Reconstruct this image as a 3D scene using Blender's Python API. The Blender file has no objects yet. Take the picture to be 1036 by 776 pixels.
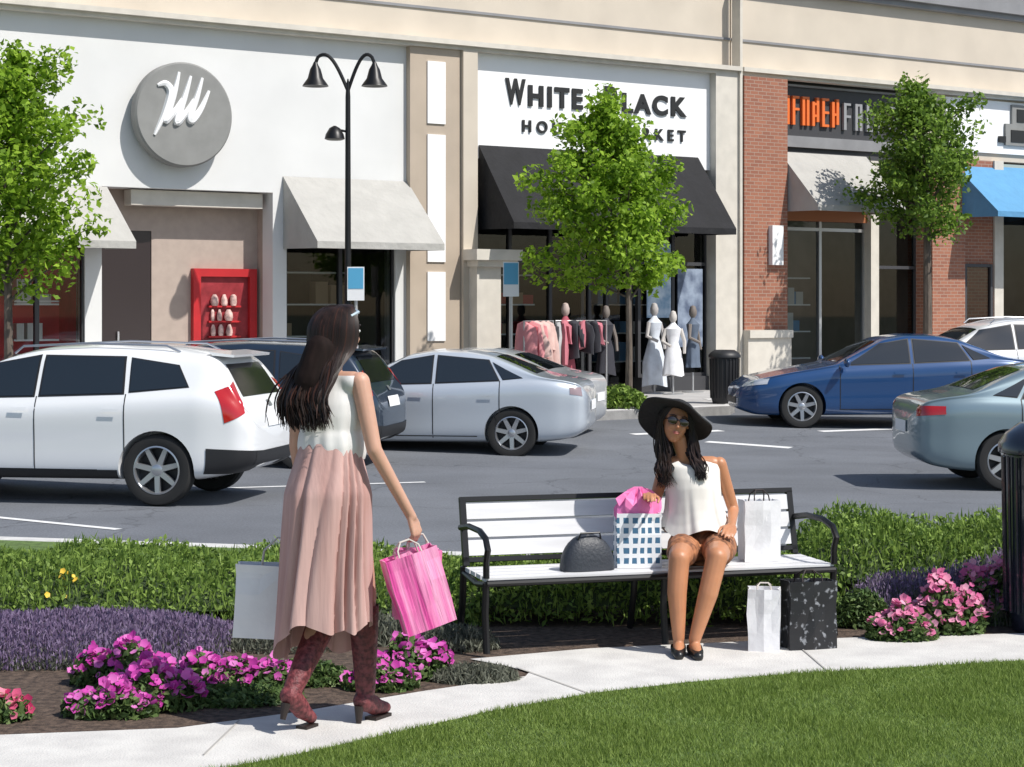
import bpy, bmesh, math, random
import numpy as np
from mathutils import Vector, Matrix, Euler
from mathutils.bvhtree import BVHTree
R=math.radians; PI=math.pi; V=Vector
random.seed(7); rng=np.random.default_rng(7)
SC=bpy.context.scene; COL=SC.collection
# ------------------------------------------------------------------ materials
def M(name,col,rough=.6,metal=0,var=0,scale=5,bump=0,bscale=60,coat=0,spec=.5,col2=None,det=6,stretch=None,dist=.02):
    m=bpy.data.materials.new(name); m.use_nodes=True; nt=m.node_tree; n=nt.nodes; l=nt.links
    b=n['Principled BSDF']; b.inputs['Base Color'].default_value=(*col,1)
    b.inputs['Roughness'].default_value=rough; b.inputs['Metallic'].default_value=metal
    b.inputs['Coat Weight'].default_value=coat; b.inputs['Coat Roughness'].default_value=.04
    b.inputs['Specular IOR Level'].default_value=spec
    tc=n.new('ShaderNodeTexCoord'); src=tc.outputs['Object']
    if stretch:
        mp=n.new('ShaderNodeMapping'); mp.inputs['Scale'].default_value=stretch; l.new(src,mp.inputs[0]); src=mp.outputs[0]
    if var or col2:
        t=n.new('ShaderNodeTexNoise'); t.inputs['Scale'].default_value=scale; t.inputs['Detail'].default_value=det
        l.new(src,t.inputs['Vector'])
        r=n.new('ShaderNodeValToRGB'); c2=col2 or tuple(min(1,c*(1+var)) for c in col); c1=col if col2 else tuple(c*(1-var) for c in col)
        r.color_ramp.elements[0].position=.35; r.color_ramp.elements[1].position=.65
        r.color_ramp.elements[0].color=(*c1,1); r.color_ramp.elements[1].color=(*c2,1)
        l.new(t.outputs['Fac'],r.inputs[0]); l.new(r.outputs[0],b.inputs['Base Color'])
    if bump:
        t=n.new('ShaderNodeTexNoise'); t.inputs['Scale'].default_value=bscale; t.inputs['Detail'].default_value=4
        l.new(src,t.inputs['Vector'])
        bp=n.new('ShaderNodeBump'); bp.inputs['Strength'].default_value=bump; bp.inputs['Distance'].default_value=dist
        l.new(t.outputs['Fac'],bp.inputs['Height']); l.new(bp.outputs[0],b.inputs['Normal'])
    return m
def LEAF(name,c1,c2,c3,trans=.35):
    m=bpy.data.materials.new(name); m.use_nodes=True; nt=m.node_tree; n=nt.nodes; l=nt.links
    b=n['Principled BSDF']; b.inputs['Roughness'].default_value=.55; b.inputs['Specular IOR Level'].default_value=.3
    g=n.new('ShaderNodeNewGeometry'); r=n.new('ShaderNodeValToRGB'); e=r.color_ramp.elements
    e[0].color=(*c1,1); e[1].color=(*c3,1); e.new(.5).color=(*c2,1)
    l.new(g.outputs['Random Per Island'],r.inputs[0]); l.new(r.outputs[0],b.inputs['Base Color'])
    t=n.new('ShaderNodeBsdfTranslucent'); l.new(r.outputs[0],t.inputs[0])
    x=n.new('ShaderNodeMixShader'); x.inputs[0].default_value=trans
    l.new(b.outputs[0],x.inputs[1]); l.new(t.outputs[0],x.inputs[2]); l.new(x.outputs[0],n['Material Output'].inputs[0])
    return m
def GLASS(name,tint):
    m=bpy.data.materials.new(name); m.use_nodes=True; nt=m.node_tree; n=nt.nodes; l=nt.links
    n.remove(n['Principled BSDF'])
    t=n.new('ShaderNodeBsdfTransparent'); t.inputs[0].default_value=(*tint,1)
    g=n.new('ShaderNodeBsdfGlossy'); g.inputs['Roughness'].default_value=.02
    f=n.new('ShaderNodeFresnel'); f.inputs[0].default_value=1.45
    x=n.new('ShaderNodeMixShader'); l.new(f.outputs[0],x.inputs[0]); l.new(t.outputs[0],x.inputs[1]); l.new(g.outputs[0],x.inputs[2])
    l.new(x.outputs[0],n['Material Output'].inputs[0]); return m
def BRICK(name,c1,c2,mortar,sc=1):
    m=M(name,c1,.85); nt=m.node_tree; n=nt.nodes; l=nt.links
    tc=n.new('ShaderNodeTexCoord'); s=n.new('ShaderNodeSeparateXYZ'); c=n.new('ShaderNodeCombineXYZ')
    a=n.new('ShaderNodeMath'); a.operation='ADD'
    l.new(tc.outputs['Object'],s.inputs[0]); l.new(s.outputs[0],a.inputs[0]); l.new(s.outputs[1],a.inputs[1])
    l.new(a.outputs[0],c.inputs[0]); l.new(s.outputs[2],c.inputs[1])
    b=n.new('ShaderNodeTexBrick'); b.inputs['Color1'].default_value=(*c1,1); b.inputs['Color2'].default_value=(*c2,1); b.inputs['Mortar'].default_value=(*mortar,1)
    b.inputs['Scale'].default_value=sc; b.inputs['Brick Width'].default_value=.22; b.inputs['Row Height'].default_value=.075; b.inputs['Mortar Size'].default_value=.008
    l.new(c.outputs[0],b.inputs[0]); l.new(b.outputs[0],n['Principled BSDF'].inputs['Base Color']); return m

def ASPH():
    m=M('asphalt',(.15,.16,.178),.85,var=.12,scale=.8,bump=.3,bscale=120); nt=m.node_tree; n=nt.nodes; l=nt.links; b=n['Principled BSDF']
    src=b.inputs['Base Color'].links[0].from_socket
    tc=n.new('ShaderNodeTexCoord'); t=n.new('ShaderNodeTexNoise'); t.inputs['Scale'].default_value=45; t.inputs['Detail'].default_value=8; l.new(tc.outputs['Object'],t.inputs[0])
    v=n.new('ShaderNodeTexVoronoi'); v.feature='DISTANCE_TO_EDGE'; v.inputs['Scale'].default_value=.35; 
    w_=n.new('ShaderNodeTexNoise'); w_.inputs['Scale'].default_value=1.5; w_.inputs['Detail'].default_value=5; l.new(tc.outputs['Object'],w_.inputs[0])
    va=n.new('ShaderNodeVectorMath'); va.operation='ADD'; l.new(tc.outputs['Object'],va.inputs[0]); l.new(w_.outputs['Color'],va.inputs[1]); l.new(va.outputs[0],v.inputs['Vector'])
    r=n.new('ShaderNodeValToRGB'); r.color_ramp.elements[0].position=.003; r.color_ramp.elements[1].position=.008; r.color_ramp.elements[0].color=(.7,.7,.7,1); l.new(v.outputs[0],r.inputs[0])
    r2=n.new('ShaderNodeValToRGB'); r2.color_ramp.elements[0].position=.35; r2.color_ramp.elements[1].position=.7; r2.color_ramp.elements[0].color=(.78,.78,.78,1); r2.color_ramp.elements[1].color=(1.15,1.15,1.15,1); l.new(t.outputs[0],r2.inputs[0])
    m1=n.new('ShaderNodeMix'); m1.data_type='RGBA'; m1.blend_type='MULTIPLY'; m1.inputs[0].default_value=1; l.new(src,m1.inputs[6]); l.new(r.outputs[0],m1.inputs[7])
    m2=n.new('ShaderNodeMix'); m2.data_type='RGBA'; m2.blend_type='MULTIPLY'; m2.inputs[0].default_value=1; l.new(m1.outputs[2],m2.inputs[6]); l.new(r2.outputs[0],m2.inputs[7]); l.new(m2.outputs[2],b.inputs['Base Color']); return m
asph=ASPH()
conc=M('concrete_path',(.56,.545,.52),.85,col2=(.67,.655,.62),scale=5,det=10,bump=.3,bscale=120)
walkm=M('shop_walk',(.44,.43,.42),.85,var=.1,scale=2)
curbm=M('curb_concrete',(.60,.59,.57),.85,var=.1,scale=8)
mulch=M('mulch',(.045,.03,.022),.95,col2=(.13,.09,.065),scale=25,bump=.9,bscale=45)
soil=M('soil',(.05,.07,.025),.95,var=.3,scale=10)
lawnm=M('lawn_base',(.10,.16,.04),.95,var=.3,scale=14,bump=.5)
linem=M('line_paint',(.75,.75,.74),.7,var=.08,scale=20)
wallW=M('wall_offwhite',(.70,.70,.69),.8,var=.04,scale=.8,bump=.15,bscale=150)
wallP=M('wall_panel_white',(.88,.88,.88),.7,var=.02,scale=1)
wallB=M('wall_beige',(.60,.53,.44),.8,var=.06,scale=.9,bump=.15,bscale=150)
wallT=M('wall_tan',(.46,.38,.30),.8,var=.06,scale=1.3,bump=.15,bscale=150)
stone=M('cast_stone',(.62,.58,.51),.8,var=.06,scale=4)
brick=BRICK('brick_red',(.37,.15,.09),(.28,.11,.07),(.36,.25,.19))
trimD=M('trim_dark',(.05,.05,.055),.6)
trimG=M('trim_grey',(.25,.25,.26),.6,var=.1,scale=2)
awnG=M('awning_grey',(.42,.41,.385),.85,var=.05,scale=3,bump=.3,bscale=6,dist=.1)
awnK=M('awning_black',(.010,.010,.012),.85,var=.2,scale=3,bump=.3,bscale=5,dist=.1)
awnB=M('awning_blue',(.10,.29,.50),.8,var=.05,scale=3,bump=.2,bscale=6,dist=.1)
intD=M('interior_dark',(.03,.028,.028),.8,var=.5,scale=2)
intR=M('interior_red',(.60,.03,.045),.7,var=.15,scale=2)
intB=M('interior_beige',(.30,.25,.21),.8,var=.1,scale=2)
alum=M('aluminium',(.5,.5,.5),.4,.6)
glass=GLASS('shop_glass',(.75,.8,.8))
glassC=GLASS('shop_glass_clear',(.92,.95,.95))
signG=M('sign_grey',(.24,.24,.23),.6,var=.08,scale=3)
signK=M('letter_black',(.015,.015,.015),.5)
white=M('white_paint',(.85,.85,.85),.5)
redm=M('poster_red',(.5,.015,.02),.5,var=.1,scale=3)
orange=M('orange_sign',(.80,.17,.03),.5)
iron=M('black_iron',(.012,.012,.013),.4,.3,spec=.5)
rubber=M('rubber',(.02,.02,.02),.85)
rimm=M('rim_alloy',(.55,.56,.58),.28,.85)
darkpl=M('dark_plastic',(.018,.018,.02),.5)
carglass=M('car_glass',(.012,.016,.018),.04,0,spec=.9,coat=1)
redl=M('tail_lamp',(.45,.01,.012),.15,coat=1)
headl=M('head_lamp',(.6,.62,.65),.1,.3,coat=1)
bark=M('bark',(.12,.095,.075),.9,var=.35,scale=14,bump=.6,stretch=(1,1,.2))
leafT=LEAF('leaf_tree',(.10,.19,.015),(.25,.42,.03),(.43,.62,.07),.5)
leafT2=LEAF('leaf_tree_dark',(.06,.12,.02),(.15,.26,.03),(.26,.40,.055),.42)
leafH=LEAF('leaf_hedge',(.07,.13,.025),(.18,.28,.05),(.32,.45,.10),.35)
leafF=LEAF('leaf_flowerbed',(.05,.09,.03),(.10,.17,.05),(.19,.27,.09),.3)
leafL=LEAF('lavender_foliage',(.09,.10,.075),(.16,.17,.13),(.25,.26,.20),.3)
purp=LEAF('lavender_bloom',(.12,.08,.15),(.21,.15,.26),(.32,.25,.38),.22)
pet=LEAF('petunia_bloom',(.50,.04,.34),(.74,.10,.52),(.86,.28,.68),.35)
petP=LEAF('pink_bloom',(.66,.12,.32),(.85,.28,.48),(.92,.50,.64),.35)
petR=LEAF('reddish_bloom',(.55,.04,.14),(.75,.12,.25),(.85,.3,.4),.35)
grassm=LEAF('grass_blade',(.11,.17,.03),(.20,.29,.055),(.32,.42,.11),.35)
benchW=M('bench_slat_paint',(.70,.70,.71),.45,var=.08,scale=6,stretch=(.3,3,3))
# ------------------------------------------------------------------ object helpers
def setp(o,label=None,cat=None,group=None,kind=None):
    if label: o['label']=label
    if cat: o['category']=cat
    if group: o['group']=group
    if kind: o['kind']=kind
    return o
def empty(name,loc=(0,0,0),rz=0,label=None,cat=None,group=None):
    o=bpy.data.objects.new(name,None); COL.objects.link(o); o.location=loc; o.rotation_euler=(0,0,rz); o.empty_display_size=.1
    return setp(o,label,cat,group)
def link_mesh(name,me,mats,parent=None,smooth=False):
    for m in (mats if isinstance(mats,(list,tuple)) else [mats]): me.materials.append(m)
    o=bpy.data.objects.new(name,me); COL.objects.link(o)
    if parent: o.parent=parent
    if smooth:
        me.polygons.foreach_set('use_smooth',[True]*len(me.polygons)); 
        try: me.set_sharp_from_angle(angle=R(40))
        except Exception: pass
    return o
def fast(name,v,f,mats,parent=None):
    me=bpy.data.meshes.new(name); n=len(f); k=f.shape[1]
    me.vertices.add(len(v)); me.vertices.foreach_set('co',np.asarray(v,dtype=np.float32).ravel())
    me.loops.add(n*k); me.loops.foreach_set('vertex_index',f.astype(np.int32).ravel())
    me.polygons.add(n); me.polygons.foreach_set('loop_start',np.arange(0,n*k,k,dtype=np.int32)); me.polygons.foreach_set('loop_total',np.full(n,k,dtype=np.int32))
    me.update(calc_edges=True); me.validate()
    return link_mesh(name,me,mats,parent)
class MB:
    def __init__(s): s.v=[]; s.f=[]
    def box(s,x0,x1,y0,y1,z0,z1,mat=None):
        b=len(s.v)
        for x,y,z in ((x0,y0,z0),(x1,y0,z0),(x1,y1,z0),(x0,y1,z0),(x0,y0,z1),(x1,y0,z1),(x1,y1,z1),(x0,y1,z1)):
            p=V((x,y,z)); s.v.append(mat@p if mat else p)
        for q in ((0,3,2,1),(4,5,6,7),(0,1,5,4),(1,2,6,5),(2,3,7,6),(3,0,4,7)): s.f.append([b+i for i in q])
        return s
    def poly(s,pts): b=len(s.v); s.v+= [V(p) for p in pts]; s.f.append(list(range(b,b+len(pts)))); return s
    def prism(s,pts,vec):
        b=len(s.v); n=len(pts); s.v+=[V(p) for p in pts]+[V(p)+V(vec) for p in pts]
        s.f.append(list(range(b,b+n))[::-1]); s.f.append(list(range(b+n,b+2*n)))
        for i in range(n): j=(i+1)%n; s.f.append([b+i,b+j,b+n+j,b+n+i])
        return s
    def rings(s,rings,closed=True,cap=True):
        b=len(s.v); k=len(rings[0])
        for r in rings: s.v+=[V(p) for p in r]
        for i in range(len(rings)-1):
            for j in range(k if closed else k-1):
                a=b+i*k+j; c=b+i*k+(j+1)%k; s.f.append([a,c,c+k,a+k])
        if cap: s.f.append([b+j for j in range(k)][::-1]); s.f.append([b+(len(rings)-1)*k+j for j in range(k)])
        return s
    def tube(s,pts,r,n=8,cap=True):
        pts=[V(p) for p in pts]; rs=r if isinstance(r,(list,tuple)) else [r]*len(pts); rr=[]; up=None
        for i,p in enumerate(pts):
            t=(pts[min(i+1,len(pts)-1)]-pts[max(i-1,0)]).normalized()
            if up is None: up=t.orthogonal().normalized()
            up=(up-t*up.dot(t)); up=up.normalized() if up.length>1e-5 else t.orthogonal().normalized()
            w=t.cross(up); rr.append([p+(up*math.cos(2*PI*j/n)+w*math.sin(2*PI*j/n))*rs[i] for j in range(n)])
        return s.rings(rr,True,cap)
    def lathe(s,prof,n=24,c=(0,0,0),axis='z',cap=True):
        c=V(c); rr=[]
        for r,h in prof:
            ring=[]
            for j in range(n):
                a=2*PI*j/n; x,y=r*math.cos(a),r*math.sin(a)
                ring.append(c+(V((x,y,h)) if axis=='z' else V((x,h,y)) if axis=='y' else V((h,x,y))))
            rr.append(ring)
        return s.rings(rr,True,cap)
    def build(s,name,mats,parent=None,smooth=False,fix=True):
        me=bpy.data.meshes.new(name); me.from_pydata([tuple(p) for p in s.v],[],s.f)
        if fix:
            bm=bmesh.new(); bm.from_mesh(me); bmesh.ops.recalc_face_normals(bm,faces=bm.faces); bm.to_mesh(me); bm.free()
        return link_mesh(name,me,mats,parent,smooth)
def evalmesh(o):
    dg=bpy.context.evaluated_depsgraph_get(); dg.update(); return bpy.data.meshes.new_from_object(o.evaluated_get(dg))
def text(name,s,size,mat,parent,ext=.03,bold=.02,sp=1.):
    cu=bpy.data.curves.new('t','FONT'); cu.body=s; cu.size=size; cu.extrude=ext; cu.offset=size*bold; cu.space_character=sp
    o=bpy.data.objects.new('t',cu); COL.objects.link(o); me=evalmesh(o); bpy.data.objects.remove(o)
    me.transform(Euler((PI/2,0,0)).to_matrix().to_4x4())
    me.materials.clear(); return link_mesh(name,me,mat,parent)
# ------------------------------------------------------------------ camera & light
F=1900.; CH=1.68; HY=310.
cd=bpy.data.cameras.new('camera'); cam=bpy.data.objects.new('camera',cd); COL.objects.link(cam); SC.camera=cam
cam.location=(0,0,CH); cam.rotation_euler=(PI/2,0,0); cd.sensor_width=36; cd.lens=F/1036*36; cd.shift_y=-(388-HY)/1036; cd.clip_end=2000
def W(px,Y,z=0.):
    return V(((px-518)/F*Y,Y,z))
def G(px,py,z=0.0):
    Y=(CH-z)*F/(py-HY); return V(((px-518)/F*Y,Y,z))
w=bpy.data.worlds.new('World'); SC.world=w; w.use_nodes=True; nt=w.node_tree
sky=nt.nodes.new('ShaderNodeTexSky'); sky.sky_type='NISHITA'; sky.sun_disc=False
tosun=V((.66,-.42,.95)).normalized()
sky.sun_elevation=math.asin(tosun.z); sky.sun_rotation=math.atan2(tosun.x,tosun.y)
nt.links.new(sky.outputs[0],nt.nodes['Background'].inputs[0]); nt.nodes['Background'].inputs[1].default_value=.12
sl=bpy.data.lights.new('sun','SUN'); sl.energy=4.9; sl.angle=R(.5); sl.color=(1,.96,.90)
so=bpy.data.objects.new('sun',sl); COL.objects.link(so); so.rotation_euler=tosun.to_track_quat('Z','Y').to_euler(); so.location=(10,-10,20)
SC.view_settings.view_transform='Standard'; SC.view_settings.look='None'; SC.view_settings.exposure=0
# ------------------------------------------------------------------ facade frame
FA=R(34); FP=V((1.6,37,0)); FU=V((math.cos(FA),math.sin(FA),0)); FN=V((math.sin(FA),-math.cos(FA),0)); F0=FN.dot(FP)
def fy(px,d=0): k=(px-518)/F; return (F0+d)/(FN.x*k+FN.y)
def U(px,d=0): Y=fy(px,d); return (V(((px-518)/F*Y,Y,0))-FP).dot(FU)
def Z(px,py,d=0): return CH+(HY-py)/F*fy(px,d)
def tt(X,Y): return FN.x*X+FN.y*Y-F0
def FW(u,t,z=0): return FP+FU*u+FN*t+V((0,0,z))
def roadz(X,Y):
    t=tt(X,Y); return -.2-.18*min(1,max(0,(t-5)/4.5))
def bedz(X,Y): return -.24*min(1,max(0,(Y-11)/3.2))
# ------------------------------------------------------------------ ground
def sheet(name,x0,x1,y0,y1,n,m,zf,mat,kind='structure'):
    b=MB()
    for j in range(m+1):
        for i in range(n+1):
            x=x0+(x1-x0)*i/n; y=y0+(y1-y0)*j/m; b.v.append(V((x,y,zf(x,y))))
    for j in range(m):
        for i in range(n): a=j*(n+1)+i; b.f.append([a,a+1,a+n+2,a+n+1])
    return setp(b.build(name,mat),kind=kind)
sheet('ground',-400,400,-200,600,4,4,lambda x,y:-.7,soil)
sheet('road',-40,40,11.9,62,80,100,roadz,asph)
cur=lambda x:max(14.35-.25*x,12.4)
def strip(name,ya,yb,dz,mat,nx=60,ny=40):
    b=MB()
    for j in range(ny+1):
        for i in range(nx+1):
            x=-20+40*i/nx; y=ya+(yb(x)-ya)*j/ny; b.v.append(V((x,y,bedz(x,y)+dz)))
    for j in range(ny):
        for i in range(nx): a=j*(nx+1)+i; b.f.append([a,a+1,a+nx+2,a+nx+1])
    return setp(b.build(name,mat),kind='structure')
strip('flower_bed_soil',-3,cur,0,mulch)
strip('grass_verge',10.95,cur,.006,lawnm,60,14)
def curbline(pts,z0,z1,wd,name):
    b=MB(); rings=[]
    for i,p in enumerate(pts):
        p=V(p); t=(V(pts[min(i+1,len(pts)-1)])-V(pts[max(i-1,0)])); t.z=0; t.normalize(); nrm=V((-t.y,t.x,0)); zz=z1 if not callable(z1) else z1(p)
        rings.append([p+nrm*0+V((0,0,z0)),p+V((0,0,zz-.02)),p+nrm*.02+V((0,0,zz)),p+nrm*wd+V((0,0,zz)),p+nrm*wd+V((0,0,z0))])
    b.rings(rings); return setp(b.build(name,curbm),kind='structure')
curbline([(x,cur(x)-.02,0) for x in np.linspace(-20,20,40)],-.5,lambda p:bedz(p.x,p.y)+.015,.16,'near_curb')
def slab(name,pts,z,mat,th=0,kind='structure'):
    b=MB()
    if th: b.prism([(p[0],p[1],z-th) for p in pts],(0,0,th))
    else: b.poly([(p[0],p[1],z) for p in pts])
    return setp(b.build(name,mat),kind=kind)
bededge=[(-8,6.6),(-3.2,7.1),(-2.0,7.34),(-1.33,7.46),(-.89,7.75),(-.38,8.18),(-.08,8.40),(.06,8.5),(.08,8.6),(-.02,8.74),(-.2,8.92),(.39,9.2),(1.29,9.42),(1.75,9.5),(2.61,9.62),(5,9.9),(9,10.3)]
slab('concrete_path',[(-8,-2),(9,-2)]+bededge[::-1],.006,conc)
jm=M('path_joint',(.40,.385,.36),.9)
def joint(p,q):
    p=V(p);q=V(q);n=V((-(q-p).y,(q-p).x,0)).normalized()*.004; b=MB().poly([p-n,q-n,q+n,p+n]); setp(b.build('path_joint',jm),kind='structure')
for a_,c_ in (((-1.15,7.0),(-1.10,7.60)),((.33,8.12),(.02,8.70)),((1.45,8.57),(1.40,9.43)),((2.7,8.9),(2.68,9.62))): joint((*a_,.010),(*c_,.010))
lawnedge=[(-3,4.6),(-1.9,6.1),(-.85,6.94),(-.46,7.34),(-.1,7.72),(.35,8.10),(.8,8.34),(1.26,8.52),(2.4,8.84),(4,9.1),(8,9.3)]
slab('lawn_soil',[(-3,-1.5),(8,-1.5)]+lawnedge[::-1],.014,lawnm)
uv=[(-30,3.0),(U(590,4),3.0),(U(597,4.5),4.3),(U(603,5),4.9),(U(742,5),4.9),(U(747,4.5),4.4),(U(752,4),3.0),(45,3.0),(45,-6),(-30,-6)]
slab('shop_sidewalk',[FW(u,t) for u,t in uv],-.04,walkm,.5)
curbline([FW(u,t)+V((0,0,0)) for u,t in uv[:8]],-.5,-.034,.14,'shop_curb')
def line(name,p,q,wd,z=.005):
    p=V(p);q=V(q);d=(q-p).normalized();n=V((-d.y,d.x,0))*wd/2
    b=MB(); N=8
    for i in range(N): 
        a=p.lerp(q,i/N); c=p.lerp(q,(i+1)/N)
        f=lambda v:V((v.x,v.y,roadz(v.x,v.y)+z)); b.poly([f(a-n),f(c-n),f(c+n),f(a+n)])
    return setp(b.build(name,linem),kind='structure')
line('road_marking',G(-40,520,-.38),G(120,536,-.38),.1)
line('road_marking',G(230,494,-.38),G(430,488,-.38),.1)
line('road_marking',G(640,441,-.3),G(730,437,-.3),.2)
line('road_marking',G(715,447,-.33),G(800,450,-.33),.22)
line('road_marking',G(830,436,-.3),G(905,433,-.3),.2)
# ------------------------------------------------------------------ buildings
def building(name,label,cat='shop'): return empty(name,FP,FA,label,cat)
def fbox(b,p0,p1,z0,z1,d0,d1): return b.box(U(p0),U(p1),-d1,-d0,z0,z1)
def onebox(name,mat,par,*a): b=MB(); fbox(b,*a); return b.build(name,mat,par)
def awning(parent,p0,p1,pyT,pyB,out,mat,name='awning'):
    pc=(p0+p1)/2; zT=Z(pc,pyT,.0); zB=Z(pc+30,pyB,out); u0,u1=U(p0),U(p1); b=MB()
    b.prism([(u0,-.01,zT),(u0,-out,zB+.12),(u0,-out,zB),(u0,-out+.04,zB),(u0,-out+.04,zB+.08),(u0,-.01,zT-.06)],(u1-u0,0,0))
    for u in (u0+.004,u1-.03): b.prism([(u,-.01,zT-.03),(u,-out+.01,zB+.1),(u,-out+.01,zB),(u,-.01,zB+.02)],(.026,0,0))
    o=b.build(name,mat,parent)
    b=MB()
    for i in range(3): u=u0+.1+(u1-u0-.2)*i/2; b.tube([(u,-.02,zB+.15),(u,-out+.05,zB+.02)],.018,6)
    b.build('awning_strut',iron,o); return o
def frame(parent,p0,p1,z0,z1,d,nv,zs=(),wd=.07,mat=None,name='window',gl=None):
    b=MB(); u0,u1=U(p0),U(p1)
    for i in range(nv+1):
        u=u0+(u1-u0)*i/nv; b.box(u-wd/2,u+wd/2,-d-.05,-d+.05,z0,z1)
    for z in (z0+wd/2,*zs,z1-wd/2):
        for i in range(nv):
            a=u0+(u1-u0)*i/nv+wd/2; c=u0+(u1-u0)*(i+1)/nv-wd/2; b.box(a,c,-d-.045,-d+.045,z-wd/2,z+wd/2)
    o=b.build(name,mat or alum,parent)
    MB().poly([(u0,-d,z0),(u1,-d,z0),(u1,-d,z1),(u0,-d,z1)]).build('pane',gl or glass,o); return o
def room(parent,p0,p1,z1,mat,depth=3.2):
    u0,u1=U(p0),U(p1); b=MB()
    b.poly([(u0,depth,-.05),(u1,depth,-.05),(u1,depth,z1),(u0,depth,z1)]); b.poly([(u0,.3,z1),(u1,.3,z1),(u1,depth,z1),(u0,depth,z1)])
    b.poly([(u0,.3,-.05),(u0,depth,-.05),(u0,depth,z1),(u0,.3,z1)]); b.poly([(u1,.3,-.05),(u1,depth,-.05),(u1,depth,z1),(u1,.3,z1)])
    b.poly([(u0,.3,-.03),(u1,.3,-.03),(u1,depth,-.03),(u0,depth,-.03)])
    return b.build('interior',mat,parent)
def display(parent,p0,p1,depth,cols,seed,zt=2.3):
    r_=random.Random(seed); u0,u1=U(p0)+.15,U(p1)-.15; b=MB()
    for z in (.5,1.1,1.7,zt): b.box(u0,u1,depth,depth+.35,z,z+.03)
    sh=b.build('display_shelf',white,parent)
    for k,c in enumerate(cols):
        b=MB()
        for z in (.53,1.13,1.73):
            u=u0+.05
            while u<u1-.25:
                wd_=r_.uniform(.12,.3)
                if r_.random()<.7/len(cols)+.15: b.box(u,u+wd_,depth+.02+.01*k,depth+.25,z,z+r_.uniform(.15,.42))
                u+=wd_+.06
        if b.v: b.build('goods',c,sh)
ZC=Z(0,10); ZT=8.35; zg=-.05
def top(parent,p0,p1,mat=wallB,cmat=stone):
    onebox('upper_wall',mat,parent,p0,p1,ZC+.16,ZT,-.5,-.12)
    b=MB(); fbox(b,p0,p1,ZC,ZC+.07,-.5,.2); fbox(b,p0,p1,ZC+.07,ZC+.16,-.5,.3); b.build('cornice',cmat,parent)
    b=MB(); fbox(b,p0,p1,ZT,ZT+.12,-.5,.05); fbox(b,p0,p1,ZT+.12,ZT+.35,-.5,.16); fbox(b,p0,p1,ZT+.35,ZT+1.6,-.6,-.1); b.build('parapet_cap',trimG,parent)
    onebox('joint_strip',trimG,parent,p0,p1,ZC+.75,ZC+.80,-.12,-.09)
B1=building('shop_building','off white shop with round grey script sign and two grey awnings, at the left')
zo=Z(200,192)
b=MB(); fbox(b,-120,411,zo,ZC,-.5,0)
fbox(b,86,103,zg,zo,-.4,0); fbox(b,276,290,zg,zo,-.4,0); fbox(b,400,411,zg,zo,-.4,0); fbox(b,-120,-60,zg,zo,-.4,0)
b.build('wall',wallW,B1); top(B1,-120,411,wallB)
b=MB(); u0,u1=U(103),U(276); dp=.62
b.box(u0+1.15,u1,dp,dp+.15,zg,zo); b.box(u1,u1+.02,.4,dp,zg,zo); b.box(u0,u0+1.15,dp,dp+.1,zo-.7,zo); b.box(u0,u1,0.5,dp+.15,zo,zo+.05); b.build('entrance_recess',M('recess_beige',(.42,.34,.29),.8,var=.06),B1)
b=MB(); b.box(u0+.6,u1-.1,.2,.5,zo-.28,zo-.02); b.build('lintel',stone,B1)
b=MB(); b.box(u0,u0+1.15,dp+.02,dp+.06,zg,zo-.7); dr_=b.build('door',M('door_dark',(.03,.02,.02),.3),B1)
b=MB(); b.box(u0+.52,u0+.55,dp-.03,dp+.015,zg+.9,zg+1.3); b.build('door_handle',alum,dr_)
ud,ue=U(193,-dp),U(257,-dp); pz0=Z(225,352,-dp); pz1=Z(225,272,-dp)
ps=MB(); fw_=.14
ps.box(ud,ue,dp-.03,dp,pz0,pz1); ps.box(ud,ud+fw_,dp-.12,dp-.03,pz0,pz1); ps.box(ue-fw_,ue,dp-.12,dp-.03,pz0,pz1); ps.box(ud+fw_,ue-fw_,dp-.12,dp-.03,pz0,pz0+fw_); ps.box(ud+fw_,ue-fw_,dp-.12,dp-.03,pz1-fw_,pz1); P1_=ps.build('framed_display',redm,B1)
q=MB(); q.box(ud+fw_,ue-fw_,dp-.04,dp-.031,pz0+fw_,pz1-fw_); q.build('display_back',M('poster_dark',(.20,.01,.015),.5,col2=(.36,.03,.04),scale=5),P1_)
pp_=M('poster_pale',(.62,.42,.38),.6,var=.4,scale=12)
rp=random.Random(3)
for row,c_ in enumerate((.24,.43,.62)):
    q=MB(); zr_=pz0+(pz1-pz0)*c_-.12; q.box(ud+.3,ue-.3,dp-.10,dp-.041,zr_-.03,zr_); q.build('display_ledge',redm,P1_)
    x_=ud+.34
    while x_<ue-.5:
        wd_=rp.uniform(.07,.16); q=MB(); q.lathe([(wd_*.4,zr_),(wd_*.5,zr_+.06),(wd_*.45,zr_+rp.uniform(.1,.18)),(wd_*.2,zr_+.2)],10,(x_+wd_/2,dp-.085,0)); q.build('display_goods',pp_,P1_,True); x_+=wd_+.05
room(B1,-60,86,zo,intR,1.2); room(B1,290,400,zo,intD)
gw=M('goods_white',(.6,.6,.58),.6); gr=M('goods_red',(.5,.04,.05),.6); gt=M('goods_tan',(.4,.28,.18),.6); gb=M('goods_blue',(.15,.3,.5),.6)
display(B1,20,84,.7,[gw],1,1.75); display(B1,290,400,1.6,[gt,gw],2)
frame(B1,-60,86,zg+.3,zo,-.1,3,mat=trimD,gl=glassC); frame(B1,290,400,zg+.3,zo,-.1,2,mat=trimD)
onebox('plinth',stone,B1,-60,86,zg,zg+.3,-.3,-.02); onebox('plinth',stone,B1,290,400,zg,zg+.3,-.3,-.02)
awning(B1,-50,108,186,250,1.25,awnG); awning(B1,286,412,181,252,1.3,awnG)
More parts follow.
